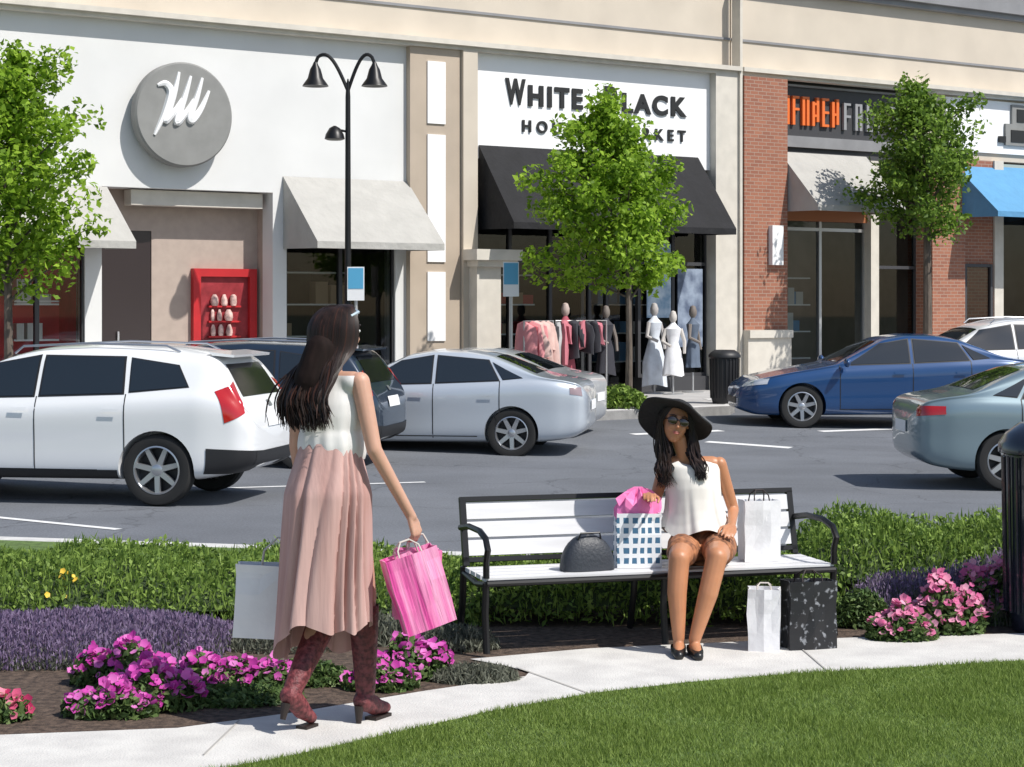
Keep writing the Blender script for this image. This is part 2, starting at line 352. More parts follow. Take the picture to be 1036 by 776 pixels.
lu=U(186,.3); lz=Z(186,116,.3); s_=fy(186,.3)/F; Rr=53*s_
b=MB(); b.lathe([(Rr*.9,-.02),(Rr*.9,-.16)],48,(lu,0,lz),'y'); b.lathe([(Rr-.02,-.12),(Rr,-.14),(Rr,-.31),(Rr-.03,-.34)],64,(lu,0,lz),'y'); LG=b.build('round_sign',signG,B1,True)
q=MB()
def stroke(pts,wd=.065):
    pts=[V((lu+x*Rr,-.345,lz+z*Rr)) for x,z in pts]; sm=[]
    for i in range(len(pts)-1):
        p0=pts[max(i-1,0)];p1=pts[i];p2=pts[i+1];p3=pts[min(i+2,len(pts)-1)]
        for k in range(6):
            t=k/6; sm.append(.5*((2*p1)+(p2-p0)*t+(2*p0-5*p1+4*p2-p3)*t*t+(3*p1-p0-3*p2+p3)*t**3))
    sm.append(pts[-1]); q.tube(sm,[wd*(.35+.65*math.sin(PI*i/(len(sm)-1))) for i in range(len(sm))],6)
stroke([(-.56,.52),(-.40,.56),(-.30,.40),(-.42,.0),(-.62,-.42)],.07)
stroke([(-.12,.80),(-.22,.40),(-.36,.02),(-.40,-.14),(-.22,.05),(-.06,.30)],.07)
stroke([(.12,.74),(.0,.36),(-.14,-.02),(-.16,-.16),(.02,.04),(.18,.3)],.07)
stroke([(.36,.72),(.24,.34),(.10,-.02),(.16,-.10),(.34,.14),(.50,.48)],.07)
q.build('sign_script',white,LG)
B2=building('shop_building','white fronted clothing shop with black awning and black letters, in the middle')
onebox('pilaster',wallT,B2,411,462,zg,ZC,-.5,.14)
onebox('corner_pier',wallB,B2,462.5,477,zg,ZC,-.5,.22)
for y0,y1 in ((62,125),(136,265),(275,345)): onebox('pilaster_panel',wallP,B2,428,446,Z(437,y1,.14),Z(437,y0,.14),.14,.17)
zA=Z(600,166)
onebox('sign_panel',wallP,B2,477,718,zA,ZC,-.5,0); top(B2,411,742)
onebox('pilaster',stone,B2,718,742,zg,ZC,-.5,.2); onebox('downpipe',stone,B2,740.5,743,zg,ZT,.0,.26)
b=MB(); zc=Z(485,263,.6); fbox(b,462,508,zc,zc+.2,.22,.7); fbox(b,466,506,zc-.12,zc,.22,.6); b.build('ledge_cap',stone,B2)
onebox('column',stone,B2,468,492,zg,zc-.12,.22,.5)
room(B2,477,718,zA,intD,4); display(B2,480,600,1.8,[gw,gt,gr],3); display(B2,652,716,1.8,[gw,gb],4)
frame(B2,477,600,zg+.3,zA,-.15,3,(zg+2.6,),mat=trimD); frame(B2,650,718,zg+.3,zA,-.15,2,(zg+2.6,),mat=trimD)
frame(B2,600,650,zg+.02,zA,-.4,2,(zg+2.6,),mat=trimD,name='glass_door')
onebox('plinth',trimD,B2,477,600,zg,zg+.3,-.3,-.02); onebox('plinth',trimD,B2,650,718,zg,zg+.3,-.3,-.02)
pbl=M('poster_blue',(.16,.30,.46),.5,col2=(.62,.70,.78),scale=3.5); pbd=M('poster_slate',(.10,.13,.20),.5,col2=(.30,.36,.46),scale=4)
onebox('window_poster',pbl,B2,657,681,zg+1.5,zg+3.0,-.10,-.07); onebox('window_poster',pbd,B2,688,713,zg+.9,zg+2.5,-.10,-.07)
awning(B2,484,706,153,234,1.2,awnK)
def fit(name,s,pxa,pxb,z,h,mat,par,y=-.02,bold=.03,sp=1.):
    o=text(name,s,1,mat,par,.015,bold,sp); xs=[v.co.x for v in o.data.vertices]; zs=[v.co.z for v in o.data.vertices]
    x0,x1,z0,z1=min(xs),max(xs),min(zs),max(zs); u0,u1=U(pxa),U(pxb)
    for v in o.data.vertices: v.co=((v.co.x-x0)/(x1-x0)*(u1-u0)+u0,v.co.y+y,(v.co.z-z0)/(z1-z0)*h+z)
    return o
zl=Z(600,112); hl=Z(600,86)-zl; hs=hl*.8
fit('sign_lettering','W',511,531,zl,hl,signK,B2,bold=.035); fit('sign_lettering','HITE',534,589,zl,hs,signK,B2,bold=.04,sp=1.25)
fit('sign_lettering','B',611,625,zl,hl,signK,B2,bold=.035); fit('sign_lettering','LACK',629,694,zl,hs,signK,B2,bold=.04,sp=1.25)
z2=Z(600,138); h2=Z(600,126)-z2
fit('sign_lettering','HOUSE',528,590,z2,h2,signK,B2,bold=.025,sp=1.7); fit('sign_lettering','MARKET',622,693,z2,h2,signK,B2,bold=.025,sp=1.7)
B3=building('shop_building','brick shop with grey and blue awnings and orange sign, at the right')
zs=Z(767,334,.35)
onebox('brick_pier',brick,B3,743.5,787,zs,ZC-.02,-.5,.3)
b=MB(); fbox(b,743.5,787,zg,zs-.16,-.5,.42); fbox(b,743.5,787,zs-.16,zs,-.5,.48); b.build('pier_base',stone,B3)
zb=Z(830,160); ztp=Z(830,78)
onebox('sign_band',trimD,B3,787,935,zb,ztp,-.6,-.1)
b=MB(); fbox(b,787,1160,ztp,ZC,-.5,.0); fbox(b,935,1160,Z(990,162),ztp,-.5,0); b.build('wall',wallB,B3); top(B3,743.5,1160,wallB)
def glyphs(name,mat,px0,wd,gap,zlo,zhi,seq,t=.075):
    """narrow block capitals whose reading is not legible: upright plus bars at given heights, optional second upright"""
    hh=zhi-zlo
    for k,(two,bars,drop) in enumerate(seq):
        b=MB(); a=U(px0+k*(wd+gap)); c=U(px0+k*(wd+gap)+wd); b.box(a,a+t,.03,.1,zlo,zhi-hh*drop)
        if two: b.box(c-t,c,.03,.1,zlo+hh*drop,zhi)
        for f in bars: b.box(a+t,c-(t if two else 0),.032,.1,zlo+(hh-t*.7)*f,zlo+(hh-t*.7)*f+t*.7)
        b.build(name,mat,B3)
glyphs('orange_sign_mark',orange,793,7,3,Z(820,127),Z(820,98),[(1,(.5,),0),(0,(1,.55),0),(1,(1,),.0),(1,(.35,.8),.15),(0,(0,.5,1),0),(1,(.45,),.1)])
glyphs('grey_sign_mark',M('mark_grey',(.30,.30,.31),.5),855,7,4.5,Z(880,133),Z(880,106),[(0,(1,.5),0),(1,(.5,1),0),(0,(0,),0),(1,(.4,),.2),(0,(0,.5,1),0),(1,(1,),0)])
onebox('band_rail',trimG,B3,792,932,Z(860,152),Z(860,141),-.1,-.03); onebox('band_rail',trimG,B3,792,932,Z(860,92),Z(860,90),-.1,-.03)
onebox('white_sign_panel',wallP,B3,955,1160,Z(1000,155),Z(1000,102),0,.06)
b=MB(); uu=U(1026); zz=Z(1026,148); b.box(uu-.42,uu+.40,-.12,-.06,zz,zz+.5); b.box(uu-.2,uu+.3,-.12,-.06,zz+.5,zz+.95); b.build('blocky_emblem',signG,B3)
b=MB(); b.box(uu-.62,uu-.42,-.13,-.06,zz+.06,zz+.2); b.box(uu-.25,uu+.2,-.135,-.12,zz+.08,zz+.36); b.box(uu-.05,uu+.2,-.135,-.12,zz+.55,zz+.85); b.build('emblem_detail',signK,B3)
onebox('brick_pier',brick,B3,935,968,zg,Z(990,162),-.5,.25); onebox('brick_wall',brick,B3,968,1003,zg,Z(985,162),-.5,.05)
onebox('post',stone,B3,878,886,zg,zb,-.4,.1); onebox('post',stone,B3,1003,1012,zg,Z(990,162),-.4,.1)
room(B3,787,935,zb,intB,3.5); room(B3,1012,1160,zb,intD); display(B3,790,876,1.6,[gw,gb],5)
frame(B3,787,878,zg+.25,zb,-.15,2,(Z(830,232),),mat=alum); frame(B3,886,935,zg+.02,zb,-.3,1,(zg+2.6,),mat=trimD,name='glass_door'); frame(B3,1012,1160,zg+.3,zb,-.15,3,mat=alum)
frame(B3,973,999,zg+.5,zg+2.7,.08,1,mat=trimD)
onebox('transom_panel',M('transom_orange',(.35,.13,.05),.6),B3,787,878,Z(830,224),zb,-.12,-.02)
awning(B3,788,876,156,214,1.2,awnG); awning(B3,965,1160,172,222,1.3,awnB)
onebox('wall_lantern',wallP,B3,768,779,Z(773,268,.3),Z(773,228,.3),.3,.42)
def mannequin(px,d,label,colr,h=1.7,rz=0,fl=.24,hem=.35,skinc=(.6,.56,.52)):
    u=U(px,d); p=FW(u,d,-.04); r=empty('mannequin',p,FA+rz,label,'mannequin'); r.scale=(h/1.7,)*3
    b=MB(); prof=[(fl,hem),(fl*.9,.6),(.17,.9),(.11,1.08),(.15,1.25),(.17,1.36),(.08,1.44),(.04,1.5)]; n=40; rr=[]
    for rad,z in prof:
        rr.append([(math.cos(2*PI*j/n)*rad*(1+.10*math.sin(7*2*PI*j/n+z*4)*(1 if z<.9 else .1)),math.sin(2*PI*j/n)*rad*.75,z+.03*math.sin(2*PI*j/n*2)*(1 if z<.5 else 0)) for j in range(n)])
    b.rings(rr); b.build('dress',M('dress_fabric',colr,.8,var=.12,scale=6),r,True)
    b=MB(); b.lathe([(.03,1.48),(.075,1.55),(.08,1.63),(.05,1.72),(.01,1.74)],16,(0,0,0)); b.tube([(.16,0,1.36),(.24,-.02,1.1),(.22,-.08,.85)],[.045,.04,.03]); b.tube([(-.16,0,1.36),(-.24,-.02,1.1),(-.1,-.18,1.0)],[.045,.04,.03]); b.build('torso_form',M('mannequin_skin',skinc,.5),r,True)
    b=MB(); b.lathe([(.22,0),(.22,.02),(.02,.03),(.02,.4)],20,(0,0,0)); b.build('stand',alum,r,True); return r
for px,d,lb,c,h_,rz_,fl,hm_,sc_ in ((662,.55,'white dress on a display form, leftmost of the three by the shop door',(.62,.66,.72),1.75,.2,.28,.15,(.45,.42,.40)),(681,1.1,'white dress on a display form, middle of three by the shop door',(.80,.80,.82),1.6,-.4,.22,.4,(.6,.56,.52)),(701,.6,'dark grey blue dress on a display form beside the pale pilaster',(.10,.13,.18),1.7,.5,.2,.5,(.2,.17,.15)),(613,.5,'black dress on a display form behind the tree trunk',(.03,.03,.04),1.7,.1,.22,.4,(.2,.17,.15)),(572,.6,'maroon dress on a display form between the two clothes racks',(.35,.07,.10),1.75,.4,.24,.4,(.5,.4,.36))): mannequin(px,d,lb,c,h_,rz_,fl,hm_,sc_)
def rack(px,d,label,cols,rz=0,n_=9):
    u=U(px,d); r=empty('clothes_rack',FW(u,d,-.04),FA+rz,label,'clothes rack'); b=MB()
    b.tube([(-.5,0,0),(-.5,0,1.45),(.5,0,1.45),(.5,0,0)],.018); b.box(-.52,-.48,-.25,.25,0,.03); b.box(.48,.52,-.25,.25,0,.03); b.build('rail',alum,r)
    x=-.42
    for i in range(n_):
        b=MB(); n=12; rr=[]; dz=random.uniform(-.35,.3); f_=random.uniform(.9,1.4); tw=random.uniform(-.6,.6)
        for z,wd in ((1.43,.04),(1.37,.18),(1.2,.22),(1.0+dz*.4,.23*f_),(.75+dz,.26*f_)):
            c_,s_2=math.cos(tw),math.sin(tw); rg_=[]
            for j in range(n):
                a=2*PI*j/n; xx=(.05+.03*f_)*math.cos(a)+.02*math.sin(z*9+i+a*2); yy=wd*math.sin(a); rg_.append((x+xx*c_-yy*s_2,xx*s_2+yy*c_,z+.03*math.sin(i*3+a)))
            rr.append(rg_)
        b.rings(rr); b.build('garment',random.choice(cols),r,True); x+=random.uniform(.07,.13)
        if x>.44: break
rack(545,1.3,'rack of pink and maroon clothes outside the black awning shop',[M('garment_pink',(.66,.26,.28),.8,var=.1),M('garment_maroon',(.38,.06,.08),.8,var=.1),M('garment_blush',(.66,.46,.42),.8,var=.1)],.4)
rack(588,.9,'rack of pale grey and pink clothes left of the middle tree',[M('garment_grey',(.45,.45,.46),.8,var=.1),M('garment_rose',(.5,.16,.20),.8),M('garment_black',(.04,.04,.05),.8)],-.35)
# ------------------------------------------------------------------ street lamp, signs, bins
gp=W(352,fy(352,2.4),-.04)
L=empty('street_lamp',gp,0,'black double arm street lamp with bell shades in front of left shop','street lamp')
b=MB(); b.lathe([(.14,0),(.14,.08),(.10,.12),(.09,.5),(.06,.6),(.05,3),(.042,5.2),(.03,5.4),(.01,5.5)],16); b.build('pole',iron,L,True)
for s,dx in ((-1,.50),(1,.40)):
    b=MB(); pts=[]
    for i in range(13):
        t=i/12; pts.append((s*dx*t,0,5.3+.62*math.sin(t*PI*.62)-.02*t))
    pts+=[(s*(dx+.04),0,pts[-1][2]-.1)]
    b.tube(pts,.03); A=b.build('arm',iron,L,True); ez=pts[-1][2]
    b=MB(); b.lathe([(.03,ez+.02),(.05,ez-.03),(.09,ez-.1),(.13,ez-.25),(.21,ez-.36),(.22,ez-.38),(.19,ez-.37),(.0,ez-.33)],20,(s*(dx+.04),0,0)); b.build('lamp_shade',iron,L,True)
b=MB(); b.lathe([(.02,4.72),(.09,4.68),(.15,4.58),(.17,4.5),(.12,4.48),(0,4.5)],18,(-.22,0,0)); b.tube([(0,0,4.62),(-.2,0,4.66)],.02); b.build('lower_lamp',iron,L,True)
signB=M('sign_blue',(.10,.38,.60),.4)
def post_sign(px,d,y0,y1,label):
    Yd=fy(px,d); p=W(px,Yd,-.04); r=empty('street_sign',p,0,label,'sign'); zt=CH+(HY-y0)/F*Yd+.04; z1=CH+(HY-y1)/F*Yd+.04; hgt=zt-z1
    b=MB(); b.tube([(0,.04,0),(0,.04,zt)],.03); b.build('pole',alum,r)
    b=MB(); b.box(-.14,.14,-.02,0,z1,zt); pl=b.build('sign_plate',white,r)
    b=MB(); b.box(-.125,.125,-.026,-.02,z1+hgt*.35,zt-.02); b.build('blue_field',signB,pl)
post_sign(360,2.55,270,304,'blue and white sign at the street lamp pole'); post_sign(517,2.3,265,300,'blue and white sign on thin pole beside black awning')
def bin_(p,r,h,label,mat):
    e=empty('litter_bin',p,0,label,'litter bin'); b=MB(); b.lathe([(r*.85,0),(r*.88,.05),(r*.95,.1),(r,h*.85)],32)
    for j in range(24):
        a=2*PI*j/24; c,s=math.cos(a),math.sin(a); b.tube([(c*(r*.96+.008),s*(r*.96+.008),.1),(c*(r+.012),s*(r+.012),h*.84)],.008,5)
    b.build('body',mat,e,True)
    b=MB(); b.lathe([(r+.01,h*.85),(r+.035,h*.86),(r+.035,h*.9),(r+.0,h*.95),(r*.7,h),(r*.5,h),(r*.48,h*.93),(r*.1,h*.9)],32); b.build('lid',mat,e,True); return e
navy=M('bin_navy',(.012,.016,.03),.25,coat=.6)
bin_(W(1064,9.72,.006),.235,1.07,'dark navy litter bin beside the pink flowers at the right edge',navy)
bin_(W(733,fy(733,4.3),-.04),.25,.95,'small black litter bin in front of the middle shop',darkpl)
# ------------------------------------------------------------------ cars
def make_type(K):
    top_=sorted(K['top']); xs_t=[p[0] for p in top_]; zs_t=[p[1] for p in top_]
    wd=sorted(K['w']); z0=sorted(K['z0']); bl=sorted(K['belt'])
    xs=sorted(set([round(x,3) for x in xs_t]+[round(x,3) for x in np.arange(xs_t[0]+.2,xs_t[-1]-.15,.22)])); out=[]
    for x in xs:
        if out and x-out[-1]<.06 and x not in (xs_t[-1],): continue
        out.append(x)
    rings=[]
    for x in out:
        T=np.interp(x,xs_t,zs_t); w_=np.interp(x,[p[0] for p in wd],[p[1] for p in wd]); zb_=np.interp(x,[p[0] for p in z0],[p[1] for p in z0])
        B=np.interp(x,[p[0] for p in bl],[p[1] for p in bl]); B=min(B,T-.05); h=T-B; tum=K['tum']*min(1,max(0,(h-.05)/.42))
        s=.12 if B-zb_>.3 else (B-zb_)*.3
        g=.93*w_; gt=g-tum; mid=(zb_+B)/2
        half=[(w_*.5,zb_),(w_*.86,zb_),(w_*.97,zb_+.05),(w_*.99,zb_+min(.2,(B-zb_)*.4)),(w_*.985,mid+.0),(w_*1.01,B-s*1.0),(w_*.965,B-.02),(g,B+.06*h),(g-tum*.5,B+.5*h),(gt+.01,T-.14*h),(gt-.06,T-.045*h-.004),(gt*.55,T-.002)]
        rings.append([(x,y,z) for y,z in half]+[(x,0,T+.008)]+[(x,-y,z) for y,z in half[::-1]]+[(x,0,zb_)])
    b=MB(); b.rings(rings); o=b.build('tmp',[asph,asph],None)
    sub=o.modifiers.new('s','SUBSURF'); sub.levels=2; sub.render_levels=2
    me=evalmesh(o); bm=bmesh.new(); bm.from_mesh(me); bvh=BVHTree.FromBMesh(bm); bm.free()
    cut=MB()
    for wx in K['wheels']:
        for s in (1,-1): cut.lathe([(K['r']*1.10,s*.52),(K['r']*1.10,s*1.3)],40,(wx,0,K['r']+.0),'y')
    co=cut.build('cut',[asph,asph]); 
    for p in co.data.polygons: p.material_index=1
    bo=o.modifiers.new('b','BOOLEAN'); bo.object=co; bo.operation='DIFFERENCE'; bo.solver='EXACT'
    body=evalmesh(o); body.materials.clear()
    bpy.data.objects.remove(o); bpy.data.objects.remove(co)
    K['bvh']=bvh; K['body']=body; return K
def patch(K,c,dr,off=.006,nu=12,nv=6):
    c=[V(p) for p in c]; dr=V(dr).normalized(); b=MB(); idx={}
    for j in range(nv+1):
        for i in range(nu+1):
            u,v=i/nu,j/nv; p=(c[0]*(1-u)+c[1]*u)*(1-v)+(c[3]*(1-u)+c[2]*u)*v
            h,n,_,_=K['bvh'].ray_cast(p-dr*3,dr)
            if h is not None:
                if n.dot(dr)>0: n=-n
                idx[i,j]=len(b.v); b.v.append(h+n*off)
    for j in range(nv):
        for i in range(nu):
            q=[(i,j),(i+1,j),(i+1,j+1),(i,j+1)]
            if all(k in idx for k in q): b.f.append([idx[k] for k in q])
    return b
def sidep(K,pts,s,**k):
    return patch(K,[(x,0,z) for x,z in pts],(0,-s,0),**k)
SED=make_type(dict(top=[(2.36,.52),(2.30,.64),(2.1,.74),(1.6,.85),(1.1,.93),(.86,.98),(.45,1.2),(.1,1.37),(-.25,1.43),(-.7,1.425),(-1.05,1.37),(-1.4,1.23),(-1.72,1.085),(-2.05,1.04),(-2.26,.99),(-2.36,.84)],
 w=[(-2.36,.60),(-2.26,.78),(-1.9,.885),(-1,.91),(1,.91),(1.8,.885),(2.15,.78),(2.36,.50)],z0=[(-2.36,.42),(-2.2,.27),(-1.8,.2),(1.8,.18),(2.2,.2),(2.36,.3)],
 belt=[(1.0,.90),(-.3,.955),(-1.75,1.03),(-2.4,1.0)],tum=.2,wheels=(1.40,-1.36),r=.33))
SUV=make_type(dict(top=[(2.4,.66),(2.33,.86),(2.12,.99),(1.6,1.06),(1.2,1.11),(.8,1.33),(.45,1.52),(.05,1.63),(-.6,1.66),(-1.3,1.635),(-1.85,1.57),(-1.98,1.52),(-2.12,1.30),(-2.24,1.10),(-2.34,1.0),(-2.4,.8)],
 w=[(-2.4,.70),(-2.28,.84),(-1.9,.92),(-1,.945),(1,.94),(1.8,.92),(2.15,.82),(2.4,.6)],z0=[(-2.4,.45),(-2.2,.33),(-1.8,.26),(1.8,.24),(2.2,.26),(2.4,.38)],
 belt=[(1.2,1.03),(-.3,1.08),(-1.9,1.17),(-2.4,1.1)],tum=.2,wheels=(1.42,-1.40),r=.37))
def wheel(parent,wx,s,r,wy):
    h=MB(); y=s*wy; h.lathe([(r*.62,y-s*.12),(r*.62,y-s*.10)],24,(wx,0,r),'y'); H=h.build('wheel',darkpl,parent)
    t=MB(); t.lathe([(r*.66,y-s*.2),(r*.93,y-s*.2),(r,y-s*.17),(r,y-s*.03),(r*.95,y),(r*.80,y+s*.008),(r*.67,y-s*.005),(r*.66,y-s*.02)],40,(wx,0,r),'y',cap=False); t.build('tyre',rubber,H,True)
    m=MB(); m.lathe([(r*.68,y-s*.1),(r*.68,y-s*.0),(r*.64,y+s*.004),(r*.61,y-s*.02),(r*.61,y-s*.1)],40,(wx,0,r),'y',cap=False)
    m.lathe([(r*.16,y-s*.06),(r*.16,y-s*.015),(r*.1,y-s*.005)],16,(wx,0,r),'y')
    for k in range(7):
        a=2*PI*k/7+.2; c,sn=math.cos(a),math.sin(a); ct,st=-sn,c
        def P(rr,tw,yy): return V((wx+c*rr+ct*tw,yy,r+sn*rr+st*tw))
        m.rings([[P(r*.12,-.035,y-s*.045),P(r*.12,.035,y-s*.045),P(r*.12,.03,y-s*.018),P(r*.12,-.03,y-s*.018)],[P(r*.63,-.03,y-s*.05),P(r*.63,.03,y-s*.05),P(r*.63,.024,y-s*.008),P(r*.63,-.024,y-s*.008)]])
    m.build('rim',rimm,H,True)
def make_car(K,suv,paint,label,cat,anchor,loc,theta,group=None,scale=1.0,lamp=1.0,lampm=None):
    rt=empty('parked_car',(0,0,0),0,label,cat,group)
    c_,s_=math.cos(theta),math.sin(theta); ax,ay=anchor[0]*scale,anchor[1]*scale
    rt.location=(loc.x-(c_*ax-s_*ay),loc.y-(s_*ax+c_*ay),loc.z+.004); rt.rotation_euler=(0,0,theta); rt.scale=(scale,)*3
    link_mesh('body',K['body'].copy(),[paint,darkpl],rt,True)
    if suv:
        win=[[(1.0,1.10),(-.03,1.125),(-.03,1.53),(.50,1.44)],[(-.11,1.13),(-1.02,1.16),(-.98,1.52),(-.11,1.53)],[(-1.10,1.175),(-1.72,1.23),(-1.58,1.44),(-1.07,1.51)]]
        seams=[(1.02,.36,1.08),(-.07,.34,1.12),(-1.06,.55,1.15)]; hz_=.98; hx=(.1,-.92)
    else:
        win=[[(.70,.965),(-.26,.99),(-.26,1.345),(.17,1.275)],[(-.34,.995),(-1.18,1.03),(-1.02,1.29),(-.34,1.345)],[(-1.24,1.04),(-1.5,1.065),(-1.26,1.175),(-1.09,1.26)]]
        seams=[(.82,.28,.95),(-.30,.26,.98),(-1.2,.5,1.02)]; hz_=.84; hx=(-.1,-1.05)
    for s in (1,-1):
        tr=MB()
        for q in win:
            cx=sum(p[0] for p in q)/4; cz=sum(p[1] for p in q)/4; q2=[(cx+(x-cx)*1.05+.0,cz+(z-cz)*1.09) for x,z in q]
            p_=sidep(K,q2,s,off=.003); n=len(tr.v); tr.v+=p_.v; tr.f+=[[i+n for i in f] for f in p_.f]
            sidep(K,q,s,off=.008).build('window',carglass,rt,True)
        tr.build('window_trim',darkpl,rt,True)
        sm=MB()
        for x,za,zb_ in seams:
            p_=sidep(K,[(x-.006,za),(x+.006,za),(x+.006,zb_),(x-.006,zb_)],s,off=.003,nu=1,nv=10); n=len(sm.v); sm.v+=p_.v; sm.f+=[[i+n for i in f] for f in p_.f]
        p_=sidep(K,[(seams[0][0],seams[0][1]),(seams[2][0]+.3,seams[0][1]),(seams[2][0]+.3,seams[0][1]+.012),(seams[0][0],seams[0][1]+.012)],s,off=.003,nu=16,nv=1); n=len(sm.v); sm.v+=p_.v; sm.f+=[[i+n for i in f] for f in p_.f]
        sm.build('door_seam',darkpl,rt)
        for x in hx:
            b=sidep(K,[(x-.09,hz_-.015),(x+.09,hz_-.015),(x+.09,hz_+.018),(x-.09,hz_+.018)],s,off=.03,nu=4,nv=2); b.build('door_handle',paint,rt,True)
        b=MB(); mx=.72 if not suv else .98; mz=1.0 if not suv else 1.15; rr=[]
        for i in range(7):
            a=PI*i/6; k=max(.05,math.sin(a)); rr.append([(mx+.05*k*math.cos(2*PI*j/10)+.02,s*(.88+.12-.12*math.cos(a)),mz+.075*k*math.sin(2*PI*j/10)) for j in range(10)])
        b.rings(rr); b.build('side_mirror',paint,rt,True)
        t=V((.7,s*.7,0))
        if suv: zc0,zc1,cc=.86,1.30,V((-2.2,s*.82,0))
        else: zc0,zc1,cc=.82,.94,V((-2.2,s*.76,0))
        a=cc-t*.19*lamp; bq=cc+t*.17*lamp
        if suv: pts=[(a.x+.0,a.y,zc0+.1),(bq.x-.02,bq.y,zc0-.0),(bq.x+.05,bq.y,zc1-.12),(a.x,a.y,zc1-.02)]
        else: pts=[(a.x,a.y,zc0),(bq.x,bq.y,zc0+.03),(bq.x-.02,bq.y,zc1),(a.x,a.y,zc1)]
        patch(K,pts,(.8,-s*.62,0),off=.006).build('taillight',lampm or redl,rt,True)
        cc=V((2.15,s*.74,0)); t=V((-.8,s*.6,0)); a=cc-t*.22; bq=cc+t*.22; zz_=.62 if not suv else .78
        patch(K,[(a.x,a.y,zz_),(bq.x,bq.y,zz_+.05),(bq.x,bq.y,zz_+.14),(a.x,a.y,zz_+.09)],(-.75,-s*.66,0),off=.006).build('headlight',headl,rt,True)
    if suv:
        patch(K,[(1.12,-.66,0),(1.12,.66,0),(.52,.56,0),(.52,-.56,0)],(0,0,-1)).build('windshield',carglass,rt,True)
        patch(K,[(0,-.60,1.12),(0,.60,1.12),(0,.52,1.45),(0,-.52,1.45)],(1,0,0)).build('rear_window',M('rear_glass',(.008,.009,.010),.12,spec=.3),rt,True)
        for s in (1,-1):
            b=MB(); b.tube([(.30,s*.60,1.56),(.2,s*.61,1.635),(-.5,s*.62,1.668),(-1.4,s*.61,1.645),(-1.55,s*.6,1.58)],.012); b.build('roof_rail',rimm,rt,True)
        b=MB(); b.rings([[(-1.85,y,1.585),(-2.13,y*.97,1.55),(-2.12,y*.97,1.525),(-1.9,y,1.545)] for y in (-.6,-.3,0,.3,.6)]); b.build('spoiler',paint,rt,True)
        pz=.80
        for s in (1,-1):
            sidep(K,[(1.0,.27),(-.98,.28),(-.98,.37),(1.0,.36)],s,off=.008).build('sill_cladding',darkpl,rt,True)
            patch(K,[(-2.0,s*.95,.34),(-2.32,s*.4,.34),(-2.32,s*.4,.56),(-2.0,s*.95,.60)],(.8,-s*.62,0),off=.007).build('bumper_cladding',darkpl,rt,True)
        patch(K,[(0,-.62,.42),(0,.62,.42),(0,.62,.56),(0,-.62,.56)],(1,0,0),off=.009).build('bumper_cladding',darkpl,rt,True)
    else:
        patch(K,[(.82,-.60,0),(.82,.60,0),(.2,.5,0),(.2,-.5,0)],(0,0,-1)).build('windshield',carglass,rt,True)
        patch(K,[(-1.66,-.55,0),(-1.66,.55,0),(-1.1,.48,0),(-1.1,-.48,0)],(0,0,-1)).build('rear_window',carglass,rt,True)
        pz=.62
    patch(K,[(0,-.42,.36),(0,.42,.36),(0,.42,.46),(0,-.42,.46)],(-1,0,0),off=.007).build('grille',darkpl,rt,True)
    patch(K,[(0,-.26,pz),(0,.26,pz),(0,.26,pz+.13),(0,-.26,pz+.13)],(1,0,0),off=.012,nu=4,nv=2).build('licence_plate',white,rt)
    if suv: patch(K,[(0,-.05,1.0),(0,.05,1.0),(0,.05,1.06),(0,-.05,1.06)],(1,0,0),off=.012,nu=4,nv=3).build('emblem',rimm,rt)
    for wx in K['wheels']:
        for s in (1,-1): wheel(rt,wx,s,K['r'],(.90 if not suv else .93)-.03)
    return rt
def paint(n,c,metal=.3): return M(n,c,.32,metal,coat=1,spec=.5)
zr=-.38; smoke=M('smoked_lamp',(.30,.22,.23),.2,coat=1)
make_car(SUV,True,paint('paint_white',(.82,.83,.84),0),'white suv with red tail lamp and silver roof rails, at the left edge','car',(-1.40,.93),G(157,513,zr),PI-R(11),lamp=.6)
make_car(SUV,True,paint('paint_navy',(.02,.035,.06)),'dark blue suv parked behind the walking person','car',(-1.40,.93),W(304,23.4,zr),PI-R(11),scale=.98,lamp=.6)
make_car(SED,False,paint('paint_silver',(.55,.60,.66),.3),'silver sedan right of the walking person, nearest of the two silver cars','car',(-1.36,.9),G(517,464,zr),PI-R(9),scale=1.02,lamp=.5,lampm=smoke)
o=W(530,27.9,-.36); make_car(SED,False,paint('paint_silver_pale',(.66,.68,.70),.3),'pale silver car mostly hidden behind the nearer silver sedan','car',(-1.36,.9),o,PI-R(15),scale=.98,lamp=.5,lampm=smoke)
o=W(812,30.3); o.z=roadz(o.x,o.y); make_car(SED,False,paint('paint_blue',(.012,.06,.18),.15),'deep blue sedan parked in front of the brick shop','car',(1.40,.9),o,PI+R(2),scale=1.06)
o=W(1020,20.9,zr); make_car(SED,False,paint('paint_teal',(.22,.30,.34),.4),'grey green sedan above the pink flowers at right edge','car',(-1.36,-.9),o,R(1),scale=1.0)
o=W(1026,33.8); o.z=roadz(o.x,o.y); make_car(SUV,True,paint('paint_white2',(.78,.79,.80),0),'white suv behind the blue sedan at right edge','car',(0,.93),o,PI+R(8),scale=1.05)
